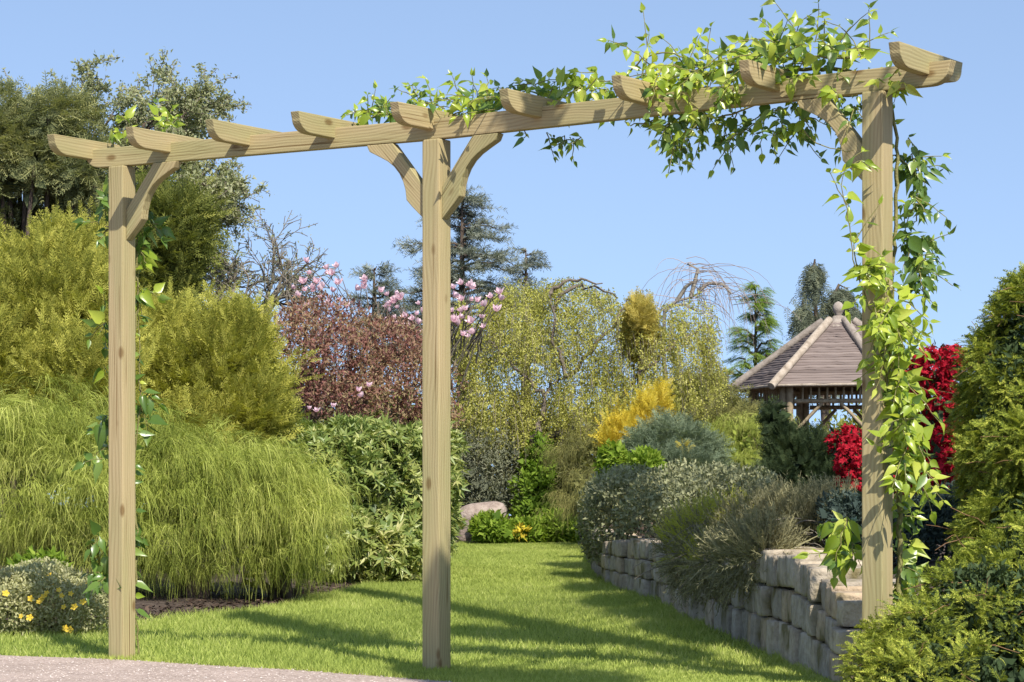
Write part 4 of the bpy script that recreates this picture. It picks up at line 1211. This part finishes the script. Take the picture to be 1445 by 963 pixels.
# weeping blue conifer behind gazebo
def weeping_conifer():
    Y = 43.; s = Y / F; r = np.random.default_rng(6)
    x0 = (1168 - CX) * s
    gz = float(ground_z(x0, Y))
    t = thing('weeping_conifer', (x0, Y, gz), 'grey green weeping conifer with two drooping spires behind the gazebo', 'tree')
    g = Geo(); gl = Geo()
    spines = [[(1165, 620), (1158, 500), (1150, 430), (1147, 385), (1150, 366)], [(1165, 620), (1172, 480), (1176, 420), (1184, 402), (1196, 408)], [(1158, 500), (1138, 450), (1132, 425)], [(1172, 480), (1200, 430), (1212, 440)]]
    P_, Z_, Y_ = [], [], []
    for sp in spines:
        pts = np.array([at(x, y, Y) for x, y in sp]); g.tube(pts, np.linspace(.06, .015, len(pts)), 6)
        tt = r.random(420) ** .7 * (len(pts) - 1); i = np.minimum(tt.astype(int), len(pts) - 2)
        p = pts[i] + (pts[i + 1] - pts[i]) * (tt - i)[:, None]
        m = p[:, 2] > EYE + (HY - 560) * s
        p = p[m]; spread = .05 + .16 * np.clip((pts[-1, 2] - p[:, 2]) / 1.0, 0, 1.6)
        p = p + r.normal(size=p.shape) * spread[:, None] * np.array([1, 1, .6]) - UP * .08
        P_.append(p); Z_.append(-UP + r.normal(size=p.shape) * .25); Y_.append(r.normal(size=p.shape))
    g.obj('trunk', BARK, t)
    P_ = np.concatenate(P_); mixinst(gl, FEATH, P_, np.concatenate(Z_), np.concatenate(Y_), .26 * r.uniform(.6, 1.3, len(P_)), np.clip(r.normal(.5, .25, len(P_)), 0, 1))
    gl.obj('crown', leaf_mat('weeping_blue', [(.05, .065, .045), (.13, .15, .10), (.26, .26, .15)], .2), t)
weeping_conifer()

# dark far hedge plants that close the gaps at the back
for i, (x, y, rx, ry, Y) in enumerate([(560, 610, 120, 70, 40), (720, 620, 110, 60, 41), (880, 625, 110, 60, 42), (1080, 640, 60, 60, 40), (1250, 640, 120, 70, 42), (420, 590, 120, 80, 40), (240, 560, 150, 110, 41), (60, 560, 150, 120, 42), (1420, 640, 120, 70, 42)]):
    lo = [L(x, y, rx, ry, Y), L(x + rx * .5, y + 20, rx * .6, ry, Y - .3), L(x - rx * .5, y + 30, rx * .6, ry * .9, Y - .2), L(x, y + 85, rx * 1.1, 36, Y - .3), L(x, y + 130, rx * 1.1, 30, Y - .4)]
    labs = ['deep green backing bush behind the purple leaved tree', 'deep green backing bush behind the boulder and grey shrub', 'deep green backing bush under the weeping tree crown', 'deep green backing bush left of the gazebo posts', 'deep green backing bush seen through the gazebo', 'deep green backing bush behind the purple tree trunk', 'deep green backing bush behind the broad golden yew', 'deep green backing bush behind the tall golden yew', 'deep green backing bush beyond the right hand hedge']
    t = plant('backing_bush', labs[i], 'shrub', lo, stem_rad=.04, group='dark bushes closing the back of the garden')
    leafy(t, lo, BRONZE if i % 2 else ROUNDCON, 4200, .10, leaf_t(.4), seed=60 + i, fill=700, fsize=.25, tlo=.6)

# ================================================================== PLANTS, right side
lo = [L(1130, 668, 46, 50, 24), L(1105, 634, 22, 30, 24.1), L(1155, 658, 28, 36, 24), L(1165, 690, 36, 36, 23.8), L(1100, 695, 34, 36, 23.8), L(1088, 592, 9, 26, 24.2), L(1100, 610, 10, 18, 24.2), L(1195, 670, 30, 46, 23.9)]
t = plant('dwarf_conifer', 'very dark green dense dwarf conifer in front of the gazebo', 'shrub', lo, stem_rad=.04, per=2)
conifer_bush(t, lo, DWARF, 4600, .09, seed=33, up=.4, fill=900, fsize=.12, lump=.25)
AZ = [rosette_t(7, 50 + s, .55, 60) for s in range(3)]
for i, (lo, lab) in enumerate([
        ([L(1195, 625, 26, 20, 21.8, .2), L(1198, 655, 18, 24, 21.6, .2), L(1200, 685, 20, 18, 21.6, .2), L(1225, 650, 22, 40, 21.8, .2)], 'scarlet flowering azalea left of the right post'),
        ([L(1318, 522, 44, 30, 19.6, .28), L(1318, 575, 38, 42, 19.5, .3), L(1325, 625, 38, 40, 19.5, .3), L(1315, 675, 46, 28, 19.4, .3), L(1340, 507, 30, 18, 19.6, .2), L(1280, 640, 30, 40, 19.6, .25)], 'larger scarlet flowering azalea right of the right post')]):
    t = plant('azalea', lab, 'shrub', lo, stem_rad=.012, per=3)
    leafy(t, lo, PETALR, 1300 if i == 0 else 2700, .033, AZ, seed=35 + i, fill=0, part='blossoms', lump=.34)
    leafy(t, lo, DWARF, 500, .06, leaf_t(.45), seed=37 + i, fill=220, fsize=.08, depth=.8)
# grey green mound over the wall
lo = [L(900, 700, 72, 42, 20.2, .45), L(855, 735, 40, 58, 20.4, .4), L(960, 690, 80, 34, 19.2, .5), L(1020, 690, 60, 34, 18.6, .5), L(880, 690, 50, 30, 20.8, .4), L(930, 735, 60, 34, 18.8, .22), L(980, 720, 60, 40, 18.2, .35), L(838, 770, 18, 24, 20.6, .2), L(1060, 690, 40, 30, 18.2, .4)]
t = plant('cotoneaster_mound', 'grey green spreading mound spilling over the far end of stone wall', 'shrub', lo, base=(1.25, 19.6), stem_rad=.02, per=3)
leafy(t, lo, COTON, 14000, .036, leaf_t(.45), seed=40, fill=1200, fsize=.045, lump=.2)
# broom on the wall
def broom():
    lo = [L(1020, 765, 60, 40, 15.6, .4), L(1085, 758, 76, 42, 15.0, .4), L(975, 772, 34, 30, 16.2, .25), L(1055, 792, 40, 34, 13.4, .16), L(1018, 802, 36, 30, 14.2, .15), L(985, 800, 34, 30, 15.3, .16), L(1125, 742, 56, 34, 15, .4), L(1165, 742, 46, 40, 15.2, .4), L(1078, 775, 36, 26, 13.1, .25)]
    base = (1.45, 15.6)
    t = plant('trailing_broom', 'trailing wiry shrub with yellow green tips over middle of stone wall', 'shrub', lo, base=base, stem_rad=.012, per=3)
    NT = [needle_t(14, .22, .03, 20 + s, .6) for s in range(3)]
    g = Geo(); p, nr, f = sample(lo, 6500, 41, .6, .22, gap=.45)
    lowp = p[:, 2] < .45
    z = jit(nr * .7 + np.where(lowp, -.7, .8)[:, None] * UP + np.array([-.1, -.2, 0]), .45)
    mixinst(g, NT, p, z, rng.normal(size=p.shape), .125 * (.6 + .8 * rng.random(len(p))), np.clip(.45 + rng.normal(size=len(p)) * .25, 0, 1))
    inner_fill(g, lo, 500, .08)
    g.obj('foliage', BROOM, t)
    g = Geo(); lt = [L(1000, 752, 54, 34, 15.5, .4), L(965, 768, 32, 28, 16.0, .25), L(1045, 738, 46, 28, 15.2, .4), L(1005, 790, 34, 22, 15.1, .2)]
    p, nr, f = sample(lt, 620, 42, .25, .2)
    z = jit(nr * .6 + UP * .8 + np.array([-.3, -.3, 0]), .3)
    mixinst(g, NT, p, z, rng.normal(size=p.shape), .12 * (.6 + .6 * rng.random(len(p))), rng.random(len(p)))
    g.obj('young_tips', BROOMTIP, t)
    g = Geo(); r = np.random.default_rng(15)
    for k in range(70):
        x, y = r.uniform(960, 1140), r.uniform(720, 800); p = at(x, y, 15.6 - (x - 960) / 200); p[1] -= .25
        d = np.array([r.normal() * .16 - .04, -.08, 0]); ln = r.uniform(.08, .26); tt = np.linspace(0, 1, 6)[:, None]
        pts = p + d * tt + UP * ln * (.3 * tt - 1.0 * tt ** 2)
        g.tube(pts, np.linspace(.004, .002, 6), 3, r.random())
    g.obj('dry_twigs', DRYTWIG, t)
broom()
# bluish shrub behind right post
lo = [L(1310, 755, 62, 62, 13.6, .45), L(1270, 780, 50, 50, 13.3, .3), L(1350, 720, 40, 40, 13.8, .4), L(1225, 740, 50, 50, 14.2, .35), L(1190, 730, 40, 40, 14.6, .3)]
t = plant('blue_green_shrub', 'dark blue green small leaved shrub behind the base of right post', 'shrub', lo, stem_rad=.02, per=3)
leafy(t, lo, BLUESH, 8000, .03, leaf_t(.4), seed=45, fill=700, fsize=.07)
# hemlocks at the right edge
HEMDARK = leaf_mat('hemlock_dark', [(.018, .032, .016), (.05, .078, .03), (.10, .13, .05)], .2)
HEMTWIG = leaf_mat('hemlock_twig', [(.14, .075, .035), (.28, .17, .085)], 0)
def tipped(t, lobes, n, size, ntip, seed):
    r = np.random.default_rng(seed)
    leafy(t, lobes, HEMDARK, n, size * .62, leaf_t(.38), seed=seed, fill=n // 9, fsize=size * .9, depth=.45, lump=.24)
    pc, nc, f = sample(lobes, ntip, seed + 1, .10, .26, gap=.12, gapf=1.3)
    k = np.repeat(np.arange(len(pc)), 7)
    z0_ = unit(nc + UP * .15 + r.normal(size=pc.shape) * .35)
    side = unit(np.cross(z0_, r.normal(size=pc.shape)))
    u = np.tile(np.linspace(-1, 1, 7), len(pc))
    p = pc[k] + z0_[k] * size * (.9 * r.random(len(k)))[:, None] + side[k] * (u * size * .55)[:, None] + nc[k] * size * .25
    z = z0_[k] + side[k] * (u * .9)[:, None] - UP * .25 + r.normal(size=p.shape) * .25
    g = Geo(); mixinst(g, HEM, p, z, nc[k] + UP * .6 + r.normal(size=p.shape) * .3, size * (.5 + .6 * r.random(len(p))), np.clip(.42 + .42 * r.random(len(pc))[k] + r.normal(size=len(p)) * .12, 0, 1))
    g.obj('fresh_tips', HEMLOCK, t)
    g = Geo()
    for q in range(0, len(pc), 9):
        a = pc[q] + nc[q] * size * .2; tw = unit(r.normal(size=3) * [1, .3, .8] - UP * .5) * size * r.uniform(1.5, 3.2); tt = np.linspace(0, 1, 5)[:, None]
        g.tube(a + tw * tt + UP * size * .5 * tt * (1 - tt) + r.normal(size=(5, 3)) * size * .08, np.linspace(size * .05, size * .02, 5), 4, r.random())
    g.obj('twig_sprays', HEMTWIG, t)
HEM = [spray_t(9, 55, .30, .075, .35, 70 + s) for s in range(4)]
lo = [L(1420, 570, 56, 110, 12.4, .5), L(1460, 480, 62, 90, 12.4, .5), L(1410, 670, 50, 110, 12.2, .45), L(1490, 640, 90, 160, 12.5, .6), L(1400, 610, 42, 60, 12.2, .3), L(1430, 750, 66, 70, 11.9, .5), L(1510, 440, 60, 60, 12.5, .5), L(1432, 462, 26, 36, 12.3, .3), L(1398, 515, 22, 40, 12.3, .3)]
lo = [(c + np.array([.045, 0, -.05]), q) for c, q in lo]
t = plant('hemlock_hedge', 'tall dense dark hemlock with yellow green tips at the right edge', 'shrub', lo, base=(2.35, 12.5), stem_rad=.04, per=2)
tipped(t, lo, 15000, .066, 3600, 50)
lo = [L(1290, 915, 80, 70, 9.2, .3), L(1370, 880, 90, 90, 9.3, .35), L(1440, 850, 80, 110, 9.5, .4), L(1240, 950, 50, 45, 9.0, .2), L(1330, 970, 120, 70, 8.9, .35), L(1470, 950, 100, 100, 9.2, .4), L(1400, 820, 50, 50, 9.6, .3)]
lo = [(c + np.array([.045, 0, -.035]), q) for c, q in lo]
t = plant('hemlock_shrub', 'low spreading hemlock with lit fresh tips in front of the right post foot', 'shrub', lo, base=(1.6, 9.4), stem_rad=.02, per=3)
tipped(t, lo, 17000, .052, 1150, 51)

# ================================================================== CLIMBERS ON THE PERGOLA
BIG = [bigleaf_t(.50, .10, .20), bigleaf_t(.58, .20, .42), bigleaf_t(.44, .05, .05), bigleaf_t(.40, .24, .30), bigleaf_t(.66, .14, -.12), bigleaf_t(.52, -.08, .34)]
class Vine:
    def __init__(s, seed): s.r = np.random.default_rng(seed); s.st = Geo(); s.P = {0: [], 1: []}
    def shoot(s, pts, leaf=.075, gap=.042, rad=.0028, fresh=.7, start=0.0, facing=(0, -1, .6), n=None):
        r = s.r; pts = np.asarray(pts, float)
        seg = np.linalg.norm(np.diff(pts, axis=0), axis=1); S = np.concatenate([[0], np.cumsum(seg)])
        uu = np.linspace(0, S[-1], max(5, int(S[-1] / .03))); q = np.stack([np.interp(uu, S, pts[:, k]) for k in range(3)], 1)
        # soften corners
        for _ in range(3): q[1:-1] = (q[:-2] + 2 * q[1:-1] + q[2:]) / 4
        q[1:-1] += r.normal(size=(len(q) - 2, 3)) * .003
        s.st.tube(q, np.linspace(rad, rad * .5, len(q)), 5)
        d = start
        while d < S[-1]:
            i = min(int(d / S[-1] * (len(q) - 1)), len(q) - 2); p = q[i]; ax = unit(q[i + 1] - q[i])
            for sg in (-1, 1):
                if r.random() < .12: continue
                side = unit(np.cross(ax, np.array(facing)) * sg + r.normal(size=3) * .45)
                z = unit(side * .9 + ax * .35 - UP * r.uniform(.0, .75))
                y = unit(np.array(facing) + r.normal(size=3) * .55)
                s.P[0 if r.random() < fresh else 1].append((p, z, y, leaf * r.uniform(.4, 1.3) * (1 - .35 * d / S[-1])))
            d += gap * r.uniform(.7, 1.3)
        for sg in (-1, 1):
            if leaf > 0: s.P[0 if r.random() < fresh else 1].append((q[-1], unit(unit(q[-1] - q[-2]) + r.normal(size=3) * .6 - UP * .2), unit(np.array(facing) + r.normal(size=3) * .5), leaf * r.uniform(.4, .7)))
    def mass(s, cx, cy, rx, ry, n, d, Yf, ln=(.15, .4), dep=.14, **kw):
        """n short shoots started inside an ellipse of photograph pixels round the beam or post"""
        r = s.r
        for _ in range(n):
            a = r.uniform(0, 6.28); q = math.sqrt(r.random()); x, y = cx + rx * q * math.cos(a), cy + ry * q * math.sin(a)
            Y = Yf(x) + r.uniform(-dep, dep)
            p = at(x, y, Y); v = unit(np.array(d, float) + r.normal(size=3) * .55); l_ = r.uniform(*ln)
            tt = np.linspace(0, 1, 6)[:, None]
            pts = p + v * l_ * tt - UP * l_ * kw.get('sag', .3) * tt ** 2
            s.shoot(pts, **{k: v2 for k, v2 in kw.items() if k != 'sag'})
    def build(s, root):
        s.st.obj('stem', STEMM, root, smooth=True)
        for k, mt, nm in ((0, VINEY, 'young_leaves'), (1, VINED, 'mature_leaves')):
            if not s.P[k]: continue
            p = np.array([q[0] for q in s.P[k]]); z = np.array([q[1] for q in s.P[k]]); y = np.array([q[2] for q in s.P[k]]); sc = np.array([q[3] for q in s.P[k]])
            g = Geo(); mixinst(g, BIG, p, z, y, sc, s.r.random(len(p))); g.obj(nm, mt, root, smooth=True)

root = thing('climbing_vine', (PR[0] + .1, PR[1] + .12, 0), 'leafy green climber scrambling up the right post and along the beam', 'vine')
v = Vine(3)
bY = lambda px: beam_pt(px)[1]
back = lambda px: beam_pt(px)[1] + .10
pY = lambda px: PR[1]
# main stems: up behind the post, then along the beam
pf = PR + FRONT * .06; pb = PR - FRONT * .07
v.shoot([(pb[0] + .05, pb[1], 0), (pb[0] + .06, pb[1], .6), (pb[0] + .02, pb[1], 1.4), (pb[0] + .05, pb[1], 2.1), (pb[0], pb[1], 2.4)], rad=.013, gap=.09, fresh=.3)
def along(px0, px1, y0, y1, off, k=7):
    r = v.r; pts = []
    for u in np.linspace(0, 1, k):
        px = px0 + (px1 - px0) * u; Y = bY(px) + off + r.normal() * .03; pts.append(at(px, y0 + (y1 - y0) * u + r.normal() * 8, Y))
    return pts
v.shoot(along(1225, 880, 95, 120, .06), rad=.009, gap=.06, fresh=.6)
v.shoot(along(1225, 950, 70, 90, .0, 8), rad=.005, gap=.06, fresh=.7)
v.shoot(along(1000, 500, 130, 165, .16, 12), rad=.005, gap=.055, fresh=.6)
v.shoot(along(1210, 890, 140, 165, .10, 9), rad=.005, gap=.06, fresh=.4)
# masses (photograph pixels)
K = dict(leaf=.075, fresh=.75)
v.mass(1150, 72, 85, 26, 16, (-.2, 0, .5), bY, ln=(.1, .28), **K)
v.mass(1060, 85, 60, 22, 11, (-.4, 0, .4), bY, ln=(.1, .28), **K)
v.mass(970, 108, 65, 20, 13, (-.4, 0, .4), back, **K)
v.mass(835, 118, 55, 14, 13, (-.5, .1, .25), back, ln=(.08, .2), **K)
v.mass(748, 128, 40, 10, 9, (-.4, .1, .25), back, ln=(.08, .18), leaf=.065, fresh=.75)
v.mass(665, 145, 60, 12, 19, (-.4, .2, .35), back, ln=(.08, .2), leaf=.065, fresh=.75)
v.mass(592, 142, 22, 9, 6, (-.2, .2, .5), back, ln=(.08, .16), leaf=.06, fresh=.75)
v.mass(530, 162, 34, 8, 12, (-.5, .2, .3), back, ln=(.08, .18), leaf=.06, fresh=.6)
v.mass(1020, 175, 105, 20, 24, (-.3, 0, -.3), back, leaf=.065, fresh=.35, sag=.15, ln=(.08, .18))
v.mass(965, 195, 40, 14, 8, (0, 0, -.8), back, leaf=.06, fresh=.35, sag=.1, ln=(.06, .13))
v.mass(1105, 170, 35, 18, 8, (.2, 0, -.5), back, leaf=.065, fresh=.35, ln=(.06, .15))
v.mass(790, 192, 52, 7, 8, (-.3, .1, -.2), back, leaf=.055, fresh=.25, ln=(.05, .11))
# leaves that fall over the front of the beam
v.mass(1000, 140, 70, 16, 6, (-.1, -.3, -.3), lambda x: bY(x) - .06, leaf=.065, fresh=.6, ln=(.08, .2), dep=.03)
v.mass(1180, 112, 70, 14, 5, (0, -.3, -.2), lambda x: bY(x) - .07, leaf=.065, fresh=.8, ln=(.08, .2), dep=.03)
v.mass(1260, 105, 20, 18, 3, (.3, -.1, -.3), lambda x: bY(x) - .04, leaf=.065, fresh=.7, ln=(.08, .18), dep=.05)
v.mass(1190, 150, 26, 18, 5, (.1, 0, -.6), back, leaf=.06, fresh=.3, ln=(.06, .14))
# tall shoots against the sky
def px_shoot(pl, Yf, off=0., **kw): v.shoot([at(x, y, Yf(x) + off) for x, y in pl], **kw)
px_shoot([(905, 110), (915, 75), (912, 45), (908, 18)], bY, leaf=.06, gap=.07, fresh=1.)
px_shoot([(885, 105), (905, 82), (940, 72), (975, 85), (1010, 115), (1000, 130)], bY, -.02, leaf=.05, gap=.07, fresh=.8, rad=.004)
px_shoot([(1000, 95), (998, 65), (1003, 40)], bY, leaf=.055, gap=.06, fresh=.9)
px_shoot([(1150, 60), (1160, 25), (1155, 5)], bY, leaf=.055, gap=.05, fresh=.9)
px_shoot([(1185, 60), (1205, 30), (1225, 18)], bY, leaf=.055, gap=.055, fresh=.9)
px_shoot([(1120, 60), (1125, 35), (1145, 20)], bY, leaf=.06, gap=.06, fresh=.9)
px_shoot([(1215, 80), (1200, 45), (1165, 30)], bY, leaf=.055, gap=.06, fresh=.9)
px_shoot([(1135, 185), (1150, 205), (1180, 214), (1205, 212)], bY, -.05, leaf=.0, gap=9, rad=.003)
# right of the post, mostly seen from behind
bR = lambda px: PR[1] + .07
v.mass(1280, 225, 12, 42, 9, (.3, .1, -.5), bR, leaf=.075, fresh=.12, ln=(.07, .16), dep=.08)
v.mass(1282, 300, 14, 32, 7, (.3, .1, -.5), bR, leaf=.075, fresh=.15, ln=(.07, .16), dep=.08)
v.mass(1298, 350, 16, 36, 10, (.15, .1, -.6), bR, leaf=.07, fresh=.1, ln=(.07, .16), dep=.08)
v.mass(1285, 380, 18, 15, 4, (.2, .1, -.3), bR, leaf=.06, fresh=.2, ln=(.08, .18), dep=.06)
# left front of the post
fL = lambda px: PR[1] - .10
px_shoot([(1208, 380), (1200, 330), (1196, 295), (1185, 265), (1190, 232), (1215, 215)], fL, leaf=.07, gap=.07, fresh=.8)
px_shoot([(1207, 340), (1225, 305), (1240, 290)], fL, leaf=.075, gap=.06, fresh=.9)
px_shoot([(1196, 290), (1175, 262), (1172, 245)], fL, leaf=.075, gap=.06, fresh=.9)
px_shoot([(1205, 232), (1218, 222), (1222, 235)], fL, leaf=.075, gap=.05, fresh=.9)
# bright mass winding down the post
v.mass(1228, 388, 18, 18, 7, (.2, -.2, -.1), fL, leaf=.075, fresh=.95, ln=(.08, .2), dep=.04)
v.mass(1254, 430, 24, 28, 14, (.25, -.1, -.35), fL, leaf=.08, fresh=.95, ln=(.08, .17), dep=.05)
v.mass(1264, 485, 14, 32, 12, (.12, -.1, -.5), fL, leaf=.075, fresh=.95, ln=(.08, .17), dep=.05)
v.mass(1272, 545, 12, 34, 11, (.1, -.1, -.6), fL, leaf=.075, fresh=.9, ln=(.07, .15), dep=.05)
v.mass(1280, 600, 14, 34, 11, (.1, -.1, -.4), fL, leaf=.085, fresh=.85, ln=(.08, .16), dep=.05)
v.mass(1278, 655, 10, 30, 8, (.1, -.1, -.4), fL, leaf=.08, fresh=.8, ln=(.1, .2), dep=.05)
v.shoot([at(x, y, PR[1] - .09) for x, y in [(1284, 690), (1276, 620), (1272, 560), (1252, 490), (1225, 430), (1212, 385), (1205, 345)]], rad=.005, gap=.06, leaf=.075, fresh=.9)
# low leaves near the ground
v.mass(1197, 755, 14, 34, 8, (-.1, -.1, -.2), lambda x: PR[1] + .1, leaf=.09, fresh=.6, ln=(.06, .16), dep=.04)
v.mass(1272, 800, 14, 24, 7, (.2, 0, -.1), lambda x: PR[1] + .08, leaf=.10, fresh=.5, ln=(.06, .16), dep=.04)
v.mass(1268, 715, 8, 24, 4, (.2, 0, -.1), lambda x: PR[1] + .05, leaf=.08, fresh=.6, ln=(.06, .12), dep=.03)
v.build(root)

root = thing('climbing_vine', (PL[0], PL[1] + .12, 0), 'dark broad leaved climber growing up behind the left post', 'vine')
v = Vine(8)
pb = PL - FRONT * .08
lb = lambda px: PL[1] + .08
v.shoot([(pb[0] - .03, pb[1], 0), (pb[0] + .02, pb[1], .5), (pb[0] - .02, pb[1], 1.1), (pb[0] + .02, pb[1], 1.7), (pb[0], pb[1], 2.42)], rad=.007, gap=.11, leaf=.085, fresh=.08)
v.shoot([(pb[0] + .03, pb[1], 0), (pb[0] - .03, pb[1], .6), (pb[0] + .03, pb[1], 1.2), (pb[0] + .02, pb[1], 1.9)], rad=.005, gap=.13, leaf=.08, fresh=.08)
v.mass(150, 310, 14, 36, 7, (-.1, .1, .1), lb, leaf=.10, fresh=.03, ln=(.04, .09), dep=.03)
v.mass(205, 310, 12, 30, 5, (.1, .1, -.1), lb, leaf=.10, fresh=.2, ln=(.04, .09), dep=.03)
v.mass(198, 380, 8, 40, 5, (.1, .1, -.1), lb, leaf=.09, fresh=.5, ln=(.05, .12), dep=.03)
v.mass(145, 480, 8, 60, 5, (-.1, .1, 0), lb, leaf=.08, fresh=.3, ln=(.05, .1), dep=.03)
v.mass(146, 620, 7, 40, 6, (0, .1, 0), lb, leaf=.10, fresh=.0, ln=(.05, .1), dep=.03)
v.mass(147, 775, 8, 50, 6, (0, .1, 0), lb, leaf=.11, fresh=.15, ln=(.05, .1), dep=.03)
v.mass(194, 570, 6, 40, 3, (0, .1, 0), lb, leaf=.10, fresh=.0, ln=(.05, .1), dep=.03)
v.mass(194, 750, 5, 40, 3, (0, .1, 0), lb, leaf=.08, fresh=.2, ln=(.05, .1), dep=.03)
v.mass(168, 182, 18, 16, 4, (0, .1, .5), lb, leaf=.06, fresh=.8, ln=(.06, .14), dep=.05)
v.mass(237, 172, 18, 10, 5, (.1, .1, .5), lb, leaf=.075, fresh=.8, ln=(.06, .14), dep=.05)
v.build(root)

# ================================================================== SHADE TREE, unseen beyond the frame, added to shade the lawn
def shade_tree():
    b0 = np.array([5.4, 15.6, float(ground_z(5.4, 15.6))]); lobes = []
    r = np.random.default_rng(4)
    # unseen crown is added bough by bough to cast these lawn shade patches
    spots = [(800, 800, 30, 5.6), (775, 800, 16, 5.6), (795, 815, 22, 5.6), (825, 815, 30, 5.6), (815, 832, 26, 5.5), (835, 832, 26, 5.5), (848, 852, 28, 5.4), (868, 848, 24, 5.4), (885, 868, 28, 5.4), (908, 868, 22, 5.4), (935, 888, 28, 5.3), (960, 890, 20, 5.3), (985, 903, 22, 5.3), (660, 958, 50, 4.6), (740, 960, 60, 4.7), (830, 962, 60, 4.8), (600, 950, 26, 4.6), (930, 962, 50, 4.9)]
    spots += [(345 + 255 * u, 873 + 52 * u, 15, 4.7) for u in np.linspace(0, 1, 11)] + [(500 + 240 * u, 838 + 44 * u, 12, 4.9) for u in np.linspace(0, 1, 11)] + [(740 + 230 * u, 882 + 44 * u, 16, 4.9) for u in np.linspace(0, 1, 9)] + [(660 + 150 * u, 895 + 8 * u, 24, 4.9) for u in np.linspace(0, 1, 4)]
    def hits_pergola(Xg, Yg, rw):
        """would a bough shading this ground point also shade the pergola?"""
        a = PR - PL; k = ((Yg - PL[1]) * a[0] - (Xg - PL[0]) * a[1]) / (SUN_H[0] * a[1] - SUN_H[1] * a[0])
        if k < 0: return False
        h = k * math.tan(R(SUN_EL)); t = (Xg + SUN_H[0] * k - PL[0]) / a[0]
        return (1.65 < h < 2.75 and -.1 < t < 1.2) or (.75 < t < 1.3 and h < 2.75) or (abs(t - .46) < .05 and .45 < h < 2.75)
    for px, py, rad, h in spots:
        Yg = .92 / ((py - HY) / F + .0225) if py < 935 else EYE * F / (py - HY)
        Xg = (px - CX) / F * Yg
        if hits_pergola(Xg, Yg, rad / F * Yg): continue
        k = h / math.tan(R(SUN_EL))
        lobes.append((np.array([Xg + SUN_H[0] * k, Yg + SUN_H[1] * k, h]), np.array([rad / F * Yg, min(rad, 40) / F * Yg * 2.6 + (.35 if rad > 20 else .18), .25])))
    t = thing('shade_tree', b0, 'unseen broad leaved tree added with boughs shaped to shade the lawn', 'tree')
    g = Geo()
    fork = np.array([4.7, 15.1, 5.7])
    g.tube([b0 - UP * .1, (b0 + fork) / 2 + [.05, 0, 0], fork], [.2, .16, .13], 10)
    for c, rr in lobes:
        m = (fork + c) / 2 + np.array([0, 0, .35]); tt = np.linspace(0, 1, 8)[:, None]
        g.tube((1 - tt) ** 2 * fork + 2 * tt * (1 - tt) * m + tt ** 2 * c, np.linspace(.035, .010, 8), 5)
    g.obj('trunk', BARK, t)
    leafy(t, lobes, BRIGHT, 42000, .085, leaf_t(.55), seed=70, fill=700, fsize=.1, depth=.9, part='crown')
shade_tree()
